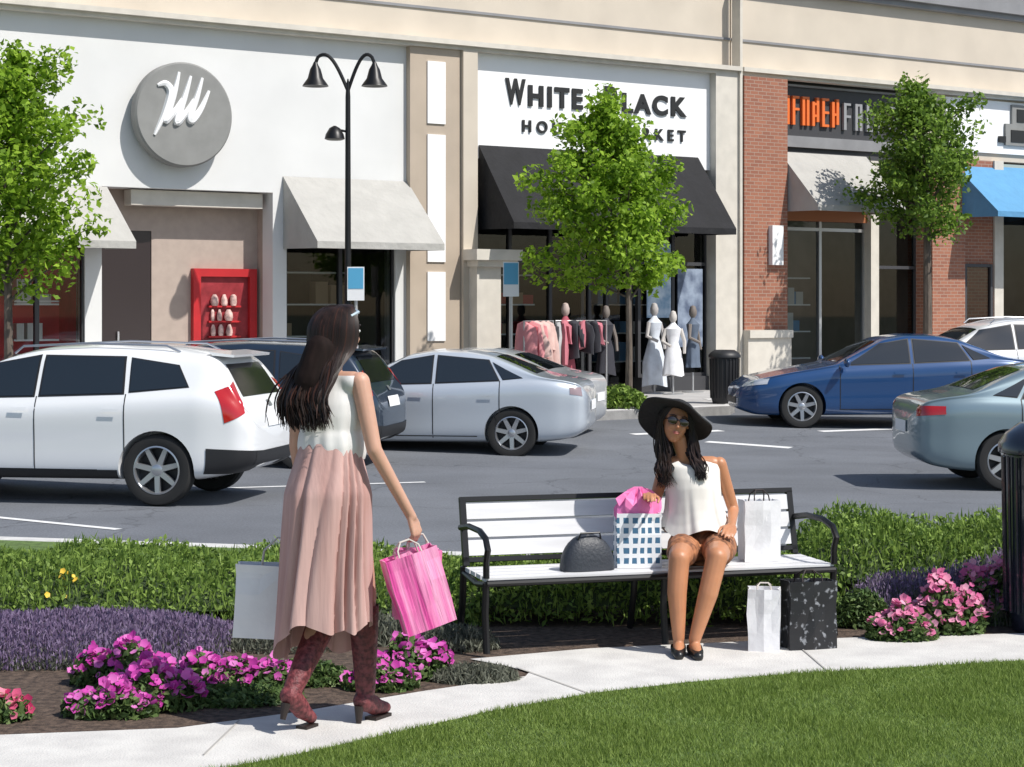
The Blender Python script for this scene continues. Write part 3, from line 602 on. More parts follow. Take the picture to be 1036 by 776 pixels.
# ------------------------------------------------------------------ vegetation
def leafgeo(c,L,Wd,bias=(0,0,.5),rs=.35,along=None):
    N=len(c); n=rng.normal(size=(N,3))*.8+np.array(bias); n/=np.linalg.norm(n,axis=1,keepdims=True)
    r=rng.normal(size=(N,3)); a=np.cross(n,r)
    if along is not None: a=a*.35+np.array(along)
    a/=np.linalg.norm(a,axis=1,keepdims=True); b=np.cross(n,a)
    s=(1+rs*rng.uniform(-1,1,size=(N,1))); A=a*L*.5*s; B=b*Wd*.5*s; up=n*L*.12
    v=np.stack([c-A,c+B+up-A*.15,c+A,c-B+up-A*.15],1).reshape(-1,3); f=np.arange(4*N).reshape(-1,4); return v,f
def leaves(name,c,L,Wd,mat,parent,bias=(0,0,.5),along=None):
    v,f=leafgeo(np.asarray(c),L,Wd,bias,along=along); return fast(name,v,f,mat,parent)
def blooms(name,c,r,mat,parent,bias=(0,-.5,.8)):
    c=np.asarray(c); N=len(c); n=rng.normal(size=(N,3))*.45+np.array(bias); n/=np.linalg.norm(n,axis=1,keepdims=True)
    a=np.cross(n,rng.normal(size=(N,3))); a/=np.linalg.norm(a,axis=1,keepdims=True); b=np.cross(n,a); s=r*rng.uniform(.7,1.2,size=(N,1))
    vs=[c-n*s*.4]
    for k in range(10):
        q=k*PI/5; rad=1.0 if k%2 else .82; vs.append(c+(a*math.cos(q)+b*math.sin(q))*s*rad)
    v=np.stack(vs,1).reshape(-1,3); f=[]
    base=np.arange(N)*11
    for k in range(5): f.append(np.stack([base,base+1+2*k,base+1+(2*k+1)%10,base+1+(2*k+2)%10],1))
    return fast(name,v,np.concatenate(f),mat,parent)
def tree(p,zb_,zt,rad,label,mat,seed,n=9000,trunk_r=.07,leaf=.13,off=0.):
    rr=random.Random(seed); e=empty('street_tree',p,0,label,'tree'); b=MB(); H=zt-zb_; cent=[]; OF=V((off,0,0))
    b.tube([(0,0,0),(.01,.01,zb_*.5),(.0,0,zb_+H*.1),(off*.15,0,zb_+H*.4),(off*.7,0,zb_+H*.75),(off,0,zt-.25)],[trunk_r*1.25,trunk_r,trunk_r*.8,trunk_r*.55,trunk_r*.3,.012],8)
    for i in range(34):
        h=zb_-.05+H*(.02+.8*i/33); a=i*2.4+rr.uniform(-.4,.4); f=(h-zb_)/H
        env=rad*(math.sin(min(1,(f*.8+.28))*PI)**.7)*rr.uniform(.55,1.12)
        st=V((off*max(0,f-.3)*.9,0,h-.12)); end=V((0,0,h))+OF+V((math.cos(a)*env,math.sin(a)*env,H*.17*rr.uniform(.5,1.3))); mid=st.lerp(end,.5)+V((0,0,.08)); b.tube([st,mid,end],[trunk_r*.36*(1.1-f*.6),trunk_r*.22,.006],5)
        for t in (.35,.6,.8,1.0):
            q=st.lerp(end,t); cent.append((q+V((rr.uniform(-.12,.12),rr.uniform(-.12,.12),rr.uniform(-.05,.15))),.13+.11*rr.random()))
    for k in range(7): cent.append((V((rr.uniform(-.2,.2),rr.uniform(-.2,.2),zt-.15-k*.11))+OF,.10+.02*k))
    b.build('trunk',bark,e,True)
    per=n//len(cent); pts=[]
    for c,s in cent:
        q=rng.normal(size=(int(per*rr.uniform(.5,1.5)),3)); q/=np.maximum(1,np.linalg.norm(q,axis=1,keepdims=True)/1.7); pts.append(q*s*np.array([1,1,.75])+np.array(c))
    pts=np.concatenate(pts); leaves('crown',pts,leaf,leaf*.62,mat,e,(.1,-.3,.6)); return e
def treeat(px,d,y0,y1,wpx,label,mat,seed,**k):
    Y=fy(px,d); s=F/Y; p=W(px,Y,-.04); tree(p,CH+(HY-y1)/s+.04,CH+(HY-y0)/s+.04,wpx/s/2,label,mat,seed,**k)
treeat(8,2.6,46,300,172,'bright green street tree at the left edge',leafT,3,n=14000,leaf=.11)
treeat(636,4.2,102,300,150,'bright green street tree in front of the lettered shop sign',leafT,5,n=14000,off=-.42,leaf=.11,trunk_r=.055)
treeat(938,2.6,84,240,128,'darker green street tree in front of the brick shop',leafT2,9,n=11000,trunk_r=.09,off=-.15,leaf=.11)
def hedge(x0,x1,y0,y1,h,n,label,mat=leafH,L=.04,name='hedge',zf=bedz,cat='hedge',core=soil,wisp=.3):
    e=empty(name,((x0+x1)/2,(y0+y1)/2,zf((x0+x1)/2,(y0+y1)/2)),0,label,cat); cx,cy=(x0+x1)/2,(y0+y1)/2; z00=e.location.z
    lw,lh=(x1-x0)/2,(y1-y0)/2
    def top_(x,y):
        e1=1-abs(y/lh)**3 ; e2=1-abs(x/lw)**10
        return h*max(0,e1)**.5*max(0,e2)**.5*(1+.10*math.sin(x*5.3+1)+.08*math.sin(x*11+y*9)+.05*math.sin(x*23+y*17))
    pts=[]; xs=rng.uniform(-lw,lw,n); ys=rng.uniform(-lh,lh,n); r=rng.uniform(0,1,n)
    for x,y,q in zip(xs,ys,r):
        t=top_(x,y); pts.append((x,y,zf(cx+x,cy+y)-z00+t*(1-.85*q*q)+abs(rng.normal())*.015))
    k=int(n*(1-wisp)); leaves('foliage',pts[:k],L,L*.5,mat,e,(0,-.4,.6)); leaves('shoots',pts[k:],L*1.8,L*.26,mat,e,(0,-1,.1),along=(0,0,1.))
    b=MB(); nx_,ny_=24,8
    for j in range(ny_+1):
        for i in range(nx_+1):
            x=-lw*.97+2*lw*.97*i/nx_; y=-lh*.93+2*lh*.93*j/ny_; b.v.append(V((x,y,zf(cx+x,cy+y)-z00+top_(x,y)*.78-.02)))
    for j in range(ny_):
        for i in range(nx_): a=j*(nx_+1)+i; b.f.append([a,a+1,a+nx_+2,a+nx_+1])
    b.build('inner_core',core,e,True)  # dark domed sheet filling the hedge beneath the leaf layer
    return e
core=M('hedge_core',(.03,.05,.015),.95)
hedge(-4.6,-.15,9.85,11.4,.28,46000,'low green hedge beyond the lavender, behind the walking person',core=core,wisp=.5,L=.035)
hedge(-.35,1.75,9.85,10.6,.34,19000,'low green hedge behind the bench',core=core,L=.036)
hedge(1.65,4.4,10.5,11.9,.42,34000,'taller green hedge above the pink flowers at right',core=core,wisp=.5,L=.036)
def lav(x0,x1,y0,y1,h,n,label,bloom=1.0,wob=.07):
    e=empty('lavender_bed',((x0+x1)/2,(y0+y1)/2,0),0,label,'lavender'); lw,lh=(x1-x0)/2,(y1-y0)/2
    xs=rng.uniform(-lw,lw,n); ys=rng.uniform(-lh,lh,n)
    t=h*np.sqrt(np.clip(1-(ys/lh)**2*.8-(xs/lw)**6*.8,0.02,1))*(1+wob*np.sin(xs*6)*np.cos(ys*7))*(1+.16*xs/lw)*rng.uniform(.7,1.05,n)
    dx=rng.normal(size=n)*.025; dy=rng.normal(size=n)*.025; a=rng.uniform(0,PI,n); wv=.003
    b0=np.stack([xs-np.cos(a)*wv,ys-np.sin(a)*wv,np.zeros(n)],1); b1=np.stack([xs+np.cos(a)*wv,ys+np.sin(a)*wv,np.zeros(n)],1); tp=np.stack([xs+dx,ys+dy,t],1)
    fast('stems',np.stack([b0,b1,tp],1).reshape(-1,3),np.arange(3*n).reshape(-1,3),leafL,e)
    k=int(n*bloom); c=tp[:k].copy(); c[:,2]-=.01; cc=np.concatenate([c+np.array([0,0,-.03]),c,c+np.array([0,0,.02])]); 
    leaves('blooms',cc,.026,.009,purp,e,(0,-.6,.1),along=(0,0,.8))
    q=np.stack([xs,ys,t*rng.uniform(.1,.8,n)],1)
    leaves('foliage',q,.035,.008,leafL,e,(0,-.4,.4),along=(0,0,.6)); return e
lav(-4.4,-1.40,8.65,9.85,.13,24000,'wide patch of purple lavender in front of the left hedge',.75)
lav(1.85,3.0,9.85,10.5,.28,9000,'grey purple lavender behind the pink flowers',.25,.15)
def clump(cx,cy,rx,ry,h,nf,label,mat,r=.022,nl=1500,cat='flowers',grp=None):
    e=empty('flowering_plant',(cx,cy,0),0,label,cat,grp)
    def samp(n,lo,hi):
        a=rng.uniform(0,2*PI,n); q=np.sqrt(rng.uniform(0,1,n)); x=np.cos(a)*q*rx; y=np.sin(a)*q*ry; z=h*np.sqrt(np.clip(1-q**2*.92,0,1))*rng.uniform(lo,hi,n)*(1+.15*np.sin(x*30+cx*7)); return np.stack([x,y,z],1)
    leaves('foliage',samp(nl,.05,.95),.04,.02,leafF,e); blooms('blossoms',samp(nf,.85,1.12),r,mat,e); return e
cl=[(112,724,.20,.10,.13,'leftmost tall clump of magenta petunias by the path',120),(155,716,.22,.14,.18,'magenta petunias at the widest point of the left clump row',170),(210,700,.19,.14,.16,'magenta petunias left of the white carried bag',110),(262,700,.19,.12,.15,'magenta petunias directly under the white carried bag',110),(125,692,.24,.14,.18,'magenta petunias at the lavender edge, rearmost of the left row',120),
    (385,696,.17,.12,.13,'magenta petunias just right of the red boots',70),(420,684,.17,.14,.19,'magenta petunias between red boots and bench',90)]
for px,py,rx,ry,h,lb,nf in cl:
    p=G(px,py); clump(p.x,p.y,rx,ry,h,nf,lb,pet,.021)
p=G(6,728); clump(p.x,p.y,.10,.09,.12,42,'small reddish pink flower clump at the far left edge',petR,.021,600)
for px,py,rx,ry,h,lb,nf in ((912,647,.18,.12,.17,'low pink flowers nearest the black carrier bag',110),(958,640,.20,.14,.27,'pink flowers in the middle of the right bed',170),(998,630,.17,.12,.32,'tall pink flowers beside the navy litter bin',140)):
    p=G(px,py); clump(p.x,p.y,rx,ry,h,nf,lb,petP,.021)
for px,py,rx,h,lb in ((300,690,.25,.10,'low leafy plant behind the walking person'),(480,688,.20,.07,'low dusty leafy plant near the bench foot'),(452,656,.26,.12,'taller dusty leafy plant between the walking person and bench'),(385,648,.3,.13,'dusty leafy plant right behind the pink bag'),(290,655,.33,.12,'dusty leafy plant behind the white carried bag'),(872,634,.15,.2,'leafy plant beside the black carrier bag'),(235,708,.3,.07,'low leafy ground plant between the petunias and path')):
    p=G(px,py); e=empty('leafy_plant',(p.x,p.y,0),0,lb,'plant'); n=2200; a=rng.uniform(0,2*PI,n); q=np.sqrt(rng.uniform(0,1,n)); d_='dusty' in lb
    leaves('foliage',np.stack([np.cos(a)*q*rx,np.sin(a)*q*rx*.6,h*np.sqrt(1-q**2*.95)*rng.uniform(.1,1,n)],1),.05 if d_ else .04,.010 if d_ else .016,leafL if d_ else leafF,e,along=(0,0,.5) if d_ else None)
p=W(622,fy(622,4.5),-.04); e=empty('leafy_plant',p,0,'green plants at the foot of the middle street tree','plant')
n=1500; a=rng.uniform(0,2*PI,n); q=np.sqrt(rng.uniform(0,1,n)); leaves('foliage',np.stack([np.cos(a)*q*.6,np.sin(a)*q*.35,.4*np.sqrt(1-q**2*.95)*rng.uniform(.1,1,n)],1),.11,.05,leafH,e)
e=empty('flowering_plant',W(75,10.2),0,'small yellow flowers in the left hedge','flowers'); c=rng.normal(size=(10,3))*np.array([.04,.04,.03])+np.array([0,-.25,.22]); blooms('blossoms',c,.016,M('yellow_bloom',(.75,.5,.05),.6),e)
def inpoly(P,x,y):
    c=np.zeros(len(x),bool); j=len(P)-1
    for i in range(len(P)):
        xi,yi=P[i];xj,yj=P[j]; m=((yi>y)!=(yj>y))&(x<(xj-xi)*(y-yi)/(yj-yi+1e-12)+xi); c^=m; j=i
    return c
LP=[(-3,4.5),(8,4.5)]+[(x,y) for x,y in lawnedge[::-1]]
N=280000; x=rng.uniform(-1.4,2.9,N); y=rng.uniform(6.3,9.0,N); m=inpoly([(a,b_-.015) for a,b_ in LP],x,y); x=x[m];y=y[m];n=len(x)
a=rng.uniform(0,PI,n); wv=.0024; h=rng.uniform(.012,.028,n)*(1+.25*np.sin(x*7+np.sin(y*5)*2)); b0=np.stack([x-np.cos(a)*wv,y-np.sin(a)*wv,np.full(n,.01)],1); b1=np.stack([x+np.cos(a)*wv,y+np.sin(a)*wv,np.full(n,.01)],1); tp=np.stack([x+rng.normal(size=n)*.012,y+rng.normal(size=n)*.012,.012+h],1)
o=fast('lawn_grass',np.stack([b0,b1,tp],1).reshape(-1,3),np.arange(3*n).reshape(-1,3),grassm); setp(o,'short mown green grass beside the curved path','grass',kind='stuff')
# ------------------------------------------------------------------ bench
BA=R(16); BP=V((-.115,8.96,.006)); bench=empty('park_bench',BP,BA,'black iron park bench with pale slats beside the path','bench'); BL=1.82
def bw(x,y,z): return BP+V((math.cos(BA)*x-math.sin(BA)*y,math.sin(BA)*x+math.cos(BA)*y,z))
sh_=.372
b=MB()
for i in range(4): b.box(.0,BL,.03+i*.105,.03+i*.105+.085,sh_-.02,sh_)
b.build('seat',benchW,bench)
b=MB(); mt=Matrix.Translation((0,.47,sh_))@Matrix.Rotation(-R(14),4,'X')
for i in range(3): b.box(.03,BL-.03,-.012,.012,.05+i*.092,.05+i*.092+.078,mt)
b.build('backrest',benchW,bench)
b=MB(); 
for z in (.03,.335): b.box(.0,BL,-.016,.016,z-.012,z+.012,mt)
for x in (.0,BL-.03): b.box(x,x+.03,-.016,.016,.0,.33,mt)
b.build('back_frame',iron,bench)
for y in (.02,.46): b=MB(); b.tube([(0,y,sh_-.025),(BL,y,sh_-.025)],.016); b.build('seat_rail',iron,bench,True)
for x in (.0,BL*.5,BL):
    b=MB(); b.tube([(x,.03,sh_-.02),(x,.05,.2),(x,.02,.012)],.018); b.build('leg',iron,bench,True)
    b=MB(); b.tube([(x,.46,sh_),(x,.48,.2),(x,.54,.012)],.018); b.build('leg',iron,bench,True)
    b=MB(); b.tube([(x,.03,sh_-.03),(x,.2,sh_-.05),(x,.46,sh_-.03)],.014); b.build('seat_bracket',iron,bench,True)
for x in (0,BL):
    b=MB(); b.tube([(x,.52,.56),(x,.35,.585),(x,.15,.585),(x,.04,.56),(x,.0,.51),(x,.03,.45),(x,.03,sh_)],.016); b.build('armrest',iron,bench,True)
# ------------------------------------------------------------------ bags
def bag(name,p,rz,w_,d_,h_,mat,label,tilt=0,hang=.0,handle=None,extra=None,taper=.0,cat='bag'):
    e=empty(name,p,rz,label,cat); e.rotation_euler=(0,tilt,rz); b=MB(); r_=random.Random(label); js=[r_.uniform(-1,1) for _ in range(64)]
    def ring(z,k,ins=0,row=0): 
        a=w_/2*k-ins; c=d_/2*k-ins; pts=[(-a,-c,z),(-a*.45,-c-.004,z),(0,-c-.008,z),(a*.45,-c-.004,z),(a,-c,z),(a+.0-d_*.10,0,z),(a,c,z),(0,c+.006,z),(-a,c,z),(-a+d_*.10,0,z)]
        if z<.02: return pts
        return [(x+js[(i*3+row*7)%64]*.004,y+js[(i*5+row*11+1)%64]*.006,z_+js[(i+row*13)%64]*.002) for i,(x,y,z_) in enumerate(pts)]
    b.rings([ring(0,1-taper,0,0),ring(h_*.3,1-taper*.6,0,1),ring(h_*.6,1,0,2),ring(h_*.85,1,0,3),ring(h_,1.0,0,4),ring(h_,1.0,.004,4),ring(h_*.3,1-taper*.6,.004,1),ring(.01,1-taper,.004)],True,True)
    b.build('bag_body',mat,e)
    if handle:
        for s in (-1,1):
            q=MB(); y=s*d_/2*.9; q.tube([(-w_*.22,y,h_-.02),(-w_*.2,y*.7,h_+hang*.5),(-.02,y*.15,h_+hang),(.02,y*.15,h_+hang),(w_*.2,y*.7,h_+hang*.5),(w_*.22,y,h_-.02)],.0035,6); q.build('handle',handle,e,True)
    if extra: extra(e)
    return e
pinkb=M('bag_pink',(.80,.09,.38),.45,col2=(.90,.38,.60),scale=4.5,det=1,stretch=(6,6,.3),bump=.5,bscale=8)
pinkb2=M('bag_pink_pale',(.84,.25,.50),.45,var=.1,scale=10,bump=.5,bscale=8)
whiteb=M('bag_white',(.78,.78,.80),.5,var=.04,scale=6,bump=.4,bscale=8)
cord=M('cord_tan',(.6,.55,.5),.7); cordK=M('cord_dark',(.03,.02,.02),.7)
lat=M('bag_lattice',(.8,.82,.84),.5); nt=lat.node_tree; n_=nt.nodes; l_=nt.links
tc=n_.new('ShaderNodeTexCoord'); s3=n_.new('ShaderNodeSeparateXYZ'); l_.new(tc.outputs['Object'],s3.inputs[0]); ms=[]
ad=n_.new('ShaderNodeMath'); ad.operation='ADD'; l_.new(s3.outputs[0],ad.inputs[0]); l_.new(s3.outputs[1],ad.inputs[1])
for so_,fr_ in ((ad.outputs[0],25),(s3.outputs[2],20)):
    a_=n_.new('ShaderNodeMath'); a_.operation='MULTIPLY'; a_.inputs[1].default_value=fr_; l_.new(so_,a_.inputs[0])
    f_=n_.new('ShaderNodeMath'); f_.operation='FRACT'; l_.new(a_.outputs[0],f_.inputs[0]); g_=n_.new('ShaderNodeMath'); g_.operation='GREATER_THAN'; g_.inputs[1].default_value=.42; l_.new(f_.outputs[0],g_.inputs[0]); ms.append(g_)
mu=n_.new('ShaderNodeMath'); mu.operation='MULTIPLY'; l_.new(ms[0].outputs[0],mu.inputs[0]); l_.new(ms[1].outputs[0],mu.inputs[1])
mx=n_.new('ShaderNodeMix'); mx.data_type='RGBA'; mx.inputs[6].default_value=(.84,.86,.88,1); mx.inputs[7].default_value=(.06,.16,.27,1); l_.new(mu.outputs[0],mx.inputs[0]); l_.new(mx.outputs[2],n_['Principled BSDF'].inputs['Base Color'])
blk=M('bag_black',(.015,.015,.018),.4,col2=(.25,.26,.28),scale=30,det=4)
for nn in blk.node_tree.nodes:
    if nn.type=='VALTORGB': nn.color_ramp.elements[0].position=.58; nn.color_ramp.elements[1].position=.66
def tissue(mat,w_,d_,h_):
    def f(e):
        b=MB(); n=26; rr=[]
        for k,(z,q) in enumerate(((h_-.05,.8),(h_+.01,.98),(h_+.05,.95),(h_+.085,.6),(h_+.10,.2))):
            rr.append([(math.cos(2*PI*j/n)*w_/2*q*(1+.14*math.sin(j*2.6+k)),math.sin(2*PI*j/n)*d_/2*q,z+(.028*math.sin(j*1.9+k*.4) if k>0 else 0)) for j in range(n)])
        b.rings(rr); b.build('tissue_paper',mat,e)
    return f
tissm=M('tissue_pink',(.88,.22,.50),.6,var=.12,scale=12)
bag('shopping_bag',W(645,9.40,sh_+.008),R(6),.225,.12,.27,lat,'white and blue lattice patterned shopping bag with pink tissue on bench',extra=tissue(tissm,.225,.12,.27))
bag('shopping_bag',W(768,9.62,sh_+.008),R(12),.19,.11,.31,whiteb,'white paper bag standing on the bench at its right end',handle=cordK,hang=.05)
bag('shopping_bag',W(773,9.16,.006),R(-8),.16,.11,.30,whiteb,'white paper bag on the ground in front of bench',handle=cord,hang=.025,taper=.05)
bag('shopping_bag',W(818,9.22,.006),R(16),.25,.12,.33,blk,'black carrier bag with pale pattern on the ground',handle=cordK,hang=.05)
e=empty('handbag',W(594,9.28,sh_+.008),BA+R(5),'dark grey dome handbag lying on the bench','bag'); b=MB(); rr=[]
for i in range(9):
    t=i/8; z=.18*t; k=math.sqrt(max(.02,1-t**2.2)); rr.append([(.14*k*math.copysign(abs(math.cos(q))**.7,math.cos(q)),.07*k*math.copysign(abs(math.sin(q))**.7,math.sin(q)),z) for q in [2*PI*j/24 for j in range(24)]])
b.rings(rr); b.build('bag_body',M('purse_leather',(.03,.035,.045),.5,bump=.2),e,True)
b=MB(); b.tube([(-.06,-.03,.155),(-.05,-.04,.185),(.05,-.04,.185),(.06,-.03,.155)],.005); b.build('handle',iron,e,True)
# ------------------------------------------------------------------ people
def cap_geo(b,p0,r0,p1,r1,n=14):
    p0=V(p0);p1=V(p1); t=(p1-p0); L_=t.length; t=t.normalized() if L_>1e-6 else V((0,0,1)); u=t.orthogonal().normalized(); w_=t.cross(u); rr=[]
    for i in range(1,6):
        a=-PI/2+PI/2*i/5; rr.append((p0+t*math.sin(a)*r0,math.cos(a)*r0))
    for i in range(5):
        a=PI/2*i/5; rr.append((p1+t*math.sin(a)*r1,math.cos(a)*r1))
    b.rings([[c+(u*math.cos(2*PI*j/n)+w_*math.sin(2*PI*j/n))*q for j in range(n)] for c,q in rr])
def ell_geo(b,c,rad,rot=None,n=18):
    c=V(c); m=rot.to_matrix() if rot else Matrix.Identity(3); rr=[]
    for i in range(1,12):
        a=-PI/2+PI*i/12; rr.append([c+m@V((math.cos(a)*math.cos(2*PI*j/n)*rad[0],math.cos(a)*math.sin(2*PI*j/n)*rad[1],math.sin(a)*rad[2])) for j in range(n)])
    b.rings(rr)
def blob(name,pr,vox,mats,parent,infl=0,smooth=3,fac=.5,cut=(),disp=None):
    b=MB()
    for p in pr:
        if p[0]=='c': cap_geo(b,p[1],p[2]+infl,p[3],p[4]+infl)
        else: ell_geo(b,p[1],[q+infl for q in p[2]],p[3] if len(p)>3 else None)
    o=b.build('tmp',[]) ; r=o.modifiers.new('r','REMESH'); r.mode='VOXEL'; r.voxel_size=vox; r.use_smooth_shade=True
    if smooth: s=o.modifiers.new('s','SMOOTH'); s.iterations=smooth; s.factor=fac
    me=evalmesh(o); bpy.data.objects.remove(o)
    if cut:
        bm=bmesh.new(); bm.from_mesh(me)
        for co,no in cut: bmesh.ops.bisect_plane(bm,geom=bm.verts[:]+bm.edges[:]+bm.faces[:],plane_co=co,plane_no=no,clear_outer=True)
        bm.to_mesh(me); bm.free()
    if disp:
        for v in me.vertices: v.co+=disp(v.co)
    me.materials.clear(); oo=link_mesh(name,me,mats,parent); me.polygons.foreach_set('use_smooth',[True]*len(me.polygons)); return oo
def hand(w_,d,s,n,curl=1.0,thumb=.5,sc=.92):
    w_=V(w_);d=V(d).normalized(); s=V(s); s=(s-d*s.dot(d)).normalized(); n=V(n); n=(n-d*n.dot(d)-s*n.dot(s)).normalized(); pr=[]
    for k,(off,L_) in enumerate(((.030,.070),(.010,.078),(-.010,.072),(-.029,.056))):
        kn=w_+(d*(.082-abs(off-.01)*.25)+s*off)*sc; pr.append(('c',w_+s*off*.55*sc,.013*sc,kn,.0105*sc)); p=kn; a=0
        for j,fr in enumerate((.45,.32,.23)):
            a+=curl*(.55,.75,.55)[j]; q=p+(d*math.cos(a)+n*math.sin(a))*L_*fr*sc; pr.append(('c',p,(.0090-.001*j)*sc,q,(.0082-.001*j)*sc)); p=q
    a=w_+(d*.02+s*.018)*sc; b_=a+(s*.030+d*.030+n*.012)*sc; c=b_+(d*.028+n*.012*thumb*2+s*.004)*sc; e_=c+(d*.02+n*.018*thumb*2-s*.006)*sc
    pr+=[('c',a,.014*sc,b_,.011*sc),('c',b_,.0105*sc,c,.0095*sc),('c',c,.0092*sc,e_,.0078*sc)]; return pr
def headprims(c,rot,k=1.0):
    m=rot.to_matrix(); c=V(c)
    P=lambda x,y,z:c+m@V((x*k,y*k,z*k))
    return [('e',P(0,-.012,.025),(.073*k,.088*k,.085*k),rot),('e',P(0,.025,-.01),(.060*k,.060*k,.085*k),rot),('e',P(0,.038,-.060),(.038*k,.038*k,.040*k),rot),
      ('c',P(0,.082,.018),.007*k,P(0,.097,-.018),.010*k),('e',P(.028,.062,-.02),(.022*k,.02*k,.024*k),rot),('e',P(-.028,.062,-.02),(.022*k,.02*k,.024*k),rot),
      ('e',P(0,.074,-.048),(.020*k,.012*k,.010*k),rot),('e',P(0,.066,.035),(.045*k,.018*k,.014*k),rot),
      ('e',P(.072,-.005,0),(.010*k,.018*k,.028*k),rot),('e',P(-.072,-.005,0),(.010*k,.018*k,.028*k),rot)],P
eyew=M('eye_white',(.7,.7,.7),.2); eyed=M('iris_dark',(.03,.02,.015),.1); lipm=M('lip_colour',(.40,.12,.10),.4)
def face(parent,P,rot,k=1):
    for s in (-1,1):
        b=MB(); ell_geo(b,P(s*.030,.074,.015),(.014*k,.010*k,.008*k),rot); e1=b.build('eye',eyew,parent,True); b=MB(); ell_geo(b,P(s*.030,.083,.015),(.005*k,.003*k,.005*k),rot); b.build('iris',eyed,e1,True)
        b=MB(); b.tube([P(s*.012,.086,.036),P(s*.03,.085,.041),P(s*.05,.070,.036)],.003,5); b.build('eyebrow',hairm,parent,True)
    b=MB(); ell_geo(b,P(0,.084,-.045),(.020*k,.007*k,.0035*k),rot); ell_geo(b,P(0,.083,-.052),(.016*k,.008*k,.0045*k),rot); b.build('lips',lipm,parent,True)
hairm=M('hair_dark',(.020,.011,.009),.5,var=.5,scale=30,stretch=(1,1,.12),spec=.35)
hairb=M('hair_under',(.014,.008,.007),.8,var=.4,scale=30,stretch=(1,1,.12),spec=.15)
hairr=M('hair_auburn',(.05,.02,.014),.55,var=.5,scale=30,stretch=(1,1,.12),spec=.3)
skin=M('skin',(.56,.32,.23),.5,var=.05,scale=12); skin2=M('skin_tan',(.50,.225,.115),.45,var=.06,scale=12)
for s_ in (skin,skin2):
    bb=s_.node_tree.nodes['Principled BSDF']; bb.inputs['Subsurface Weight'].default_value=.12; bb.inputs['Subsurface Radius'].default_value=(.02,.008,.004)
def strands(name,guides,mat,parent,r=.0045):
    b=MB()
    for g in guides:
        pts=[V(p) for p in g]; out=[]
        for i in range(len(pts)-1):
            p0=pts[max(i-1,0)];p1=pts[i];p2=pts[i+1];p3=pts[min(i+2,len(pts)-1)]
            for k in range(4):
                t=k/4; out.append(.5*((2*p1)+(p2-p0)*t+(2*p0-5*p1+4*p2-p3)*t*t+(3*p1-p0-3*p2+p3)*t**3))
        out.append(pts[-1]); m=len(out); b.tube(out,[r*(.7+.5*math.sin(PI*i/(m-1)))*(1 if i<m-2 else .4) for i in range(m)],4)
    return b.build(name,mat,parent,True)
h1=R(30); P1=empty('person',(-.725,7.52,.006),-h1,'person walking in white top and long pleated blush skirt, carrying pink and white bags','person')
tor=[('e',(0,0,.97),(.140,.098,.12)),('e',(.065,-.030,.93),(.075,.080,.10)),('e',(-.065,-.030,.93),(.075,.080,.10)),('e',(0,.01,1.10),(.105,.076,.13)),('e',(0,.01,1.25),(.128,.088,.15)),
     ('c',(-.115,-.005,1.375),.042,(.115,-.005,1.375),.042),('e',(.055,.075,1.24),(.05,.04,.05)),('e',(-.055,.075,1.24),(.05,.04,.05)),('e',(0,-.01,1.34),(.11,.068,.07))]
hr=Euler((R(-4),0,-R(20))); HC=(0.01,.035,1.565); hp,P=headprims(HC,hr)
RH=V((.30,.13,.835)); LH=V((-.205,.12,.80)); LE_=V((-.185,.02,1.11))
arms=[('c',(.145,-.005,1.375),.040,(.215,-.01,1.11),.031),('c',(.215,-.01,1.11),.031,RH,.021),('c',(-.145,-.005,1.375),.040,LE_,.031),('c',LE_,.031,LH,.021)]
rd=(RH-V((.215,-.01,1.11))).normalized(); ld=(LH-LE_).normalized()
arms+=hand(RH,(rd+V((0,0,-.6))),(0,1,0),(-1,0,0),1.15)+hand(LH,(ld+V((-.1,-.1,-.5))),(0,1,0),(1,0,0),1.15)
KR=(.08,.12,.50); AR=(.085,.12,.12); KL=(-.06,.05,.48); AL=(-.055,-.17,.17)
legs=[('c',(.085,0,.92),.08,KR,.050),('c',KR,.048,AR,.030),('c',(-.085,0,.92),.08,KL,.050),('c',KL,.048,AL,.030),
      ('c',(.085,.11,.07),.024,(.093,.20,.04),.016),('c',(-.055,-.18,.13),.024,(-.052,-.11,.06),.016)]
neck=[('c',(0,-.015,1.38),.048,(0.005,.015,1.49),.043)]
blob('body',tor+neck+hp+arms+legs,.0055,skin,P1)
face(P1,P,hr)
top1=M('top_white',(.76,.74,.73),.8,var=.06,scale=12,bump=.25,bscale=10,stretch=(1,1,.3))
topp=[('e',(0,.012,1.24),(.138,.112,.18)),('e',(0,.005,1.12),(.140,.110,.15)),('c',(-.105,-.005,1.375),.046,(.105,-.005,1.375),.046),('e',(0,0,1.34),(.115,.078,.075))]
blob('top',topp,.007,top1,P1,infl=.008,smooth=14,cut=(((0,0,1.065),(0,0,-1)),((0,0,1.40),(0,0,1))),disp=lambda c:V((c.x,c.y,0))*(.045*math.sin(math.atan2(c.y,c.x)*13+c.z*3)+.03*math.sin(math.atan2(c.y,c.x)*5))*max(0,1.36-c.z)*2)
skirtm=M('skirt_blush',(.45,.265,.24),.85,col2=(.57,.375,.345),scale=3,det=3,stretch=(5,5,.4),bump=.2,bscale=10,spec=.12)
b=MB(); n=320; rr=[]
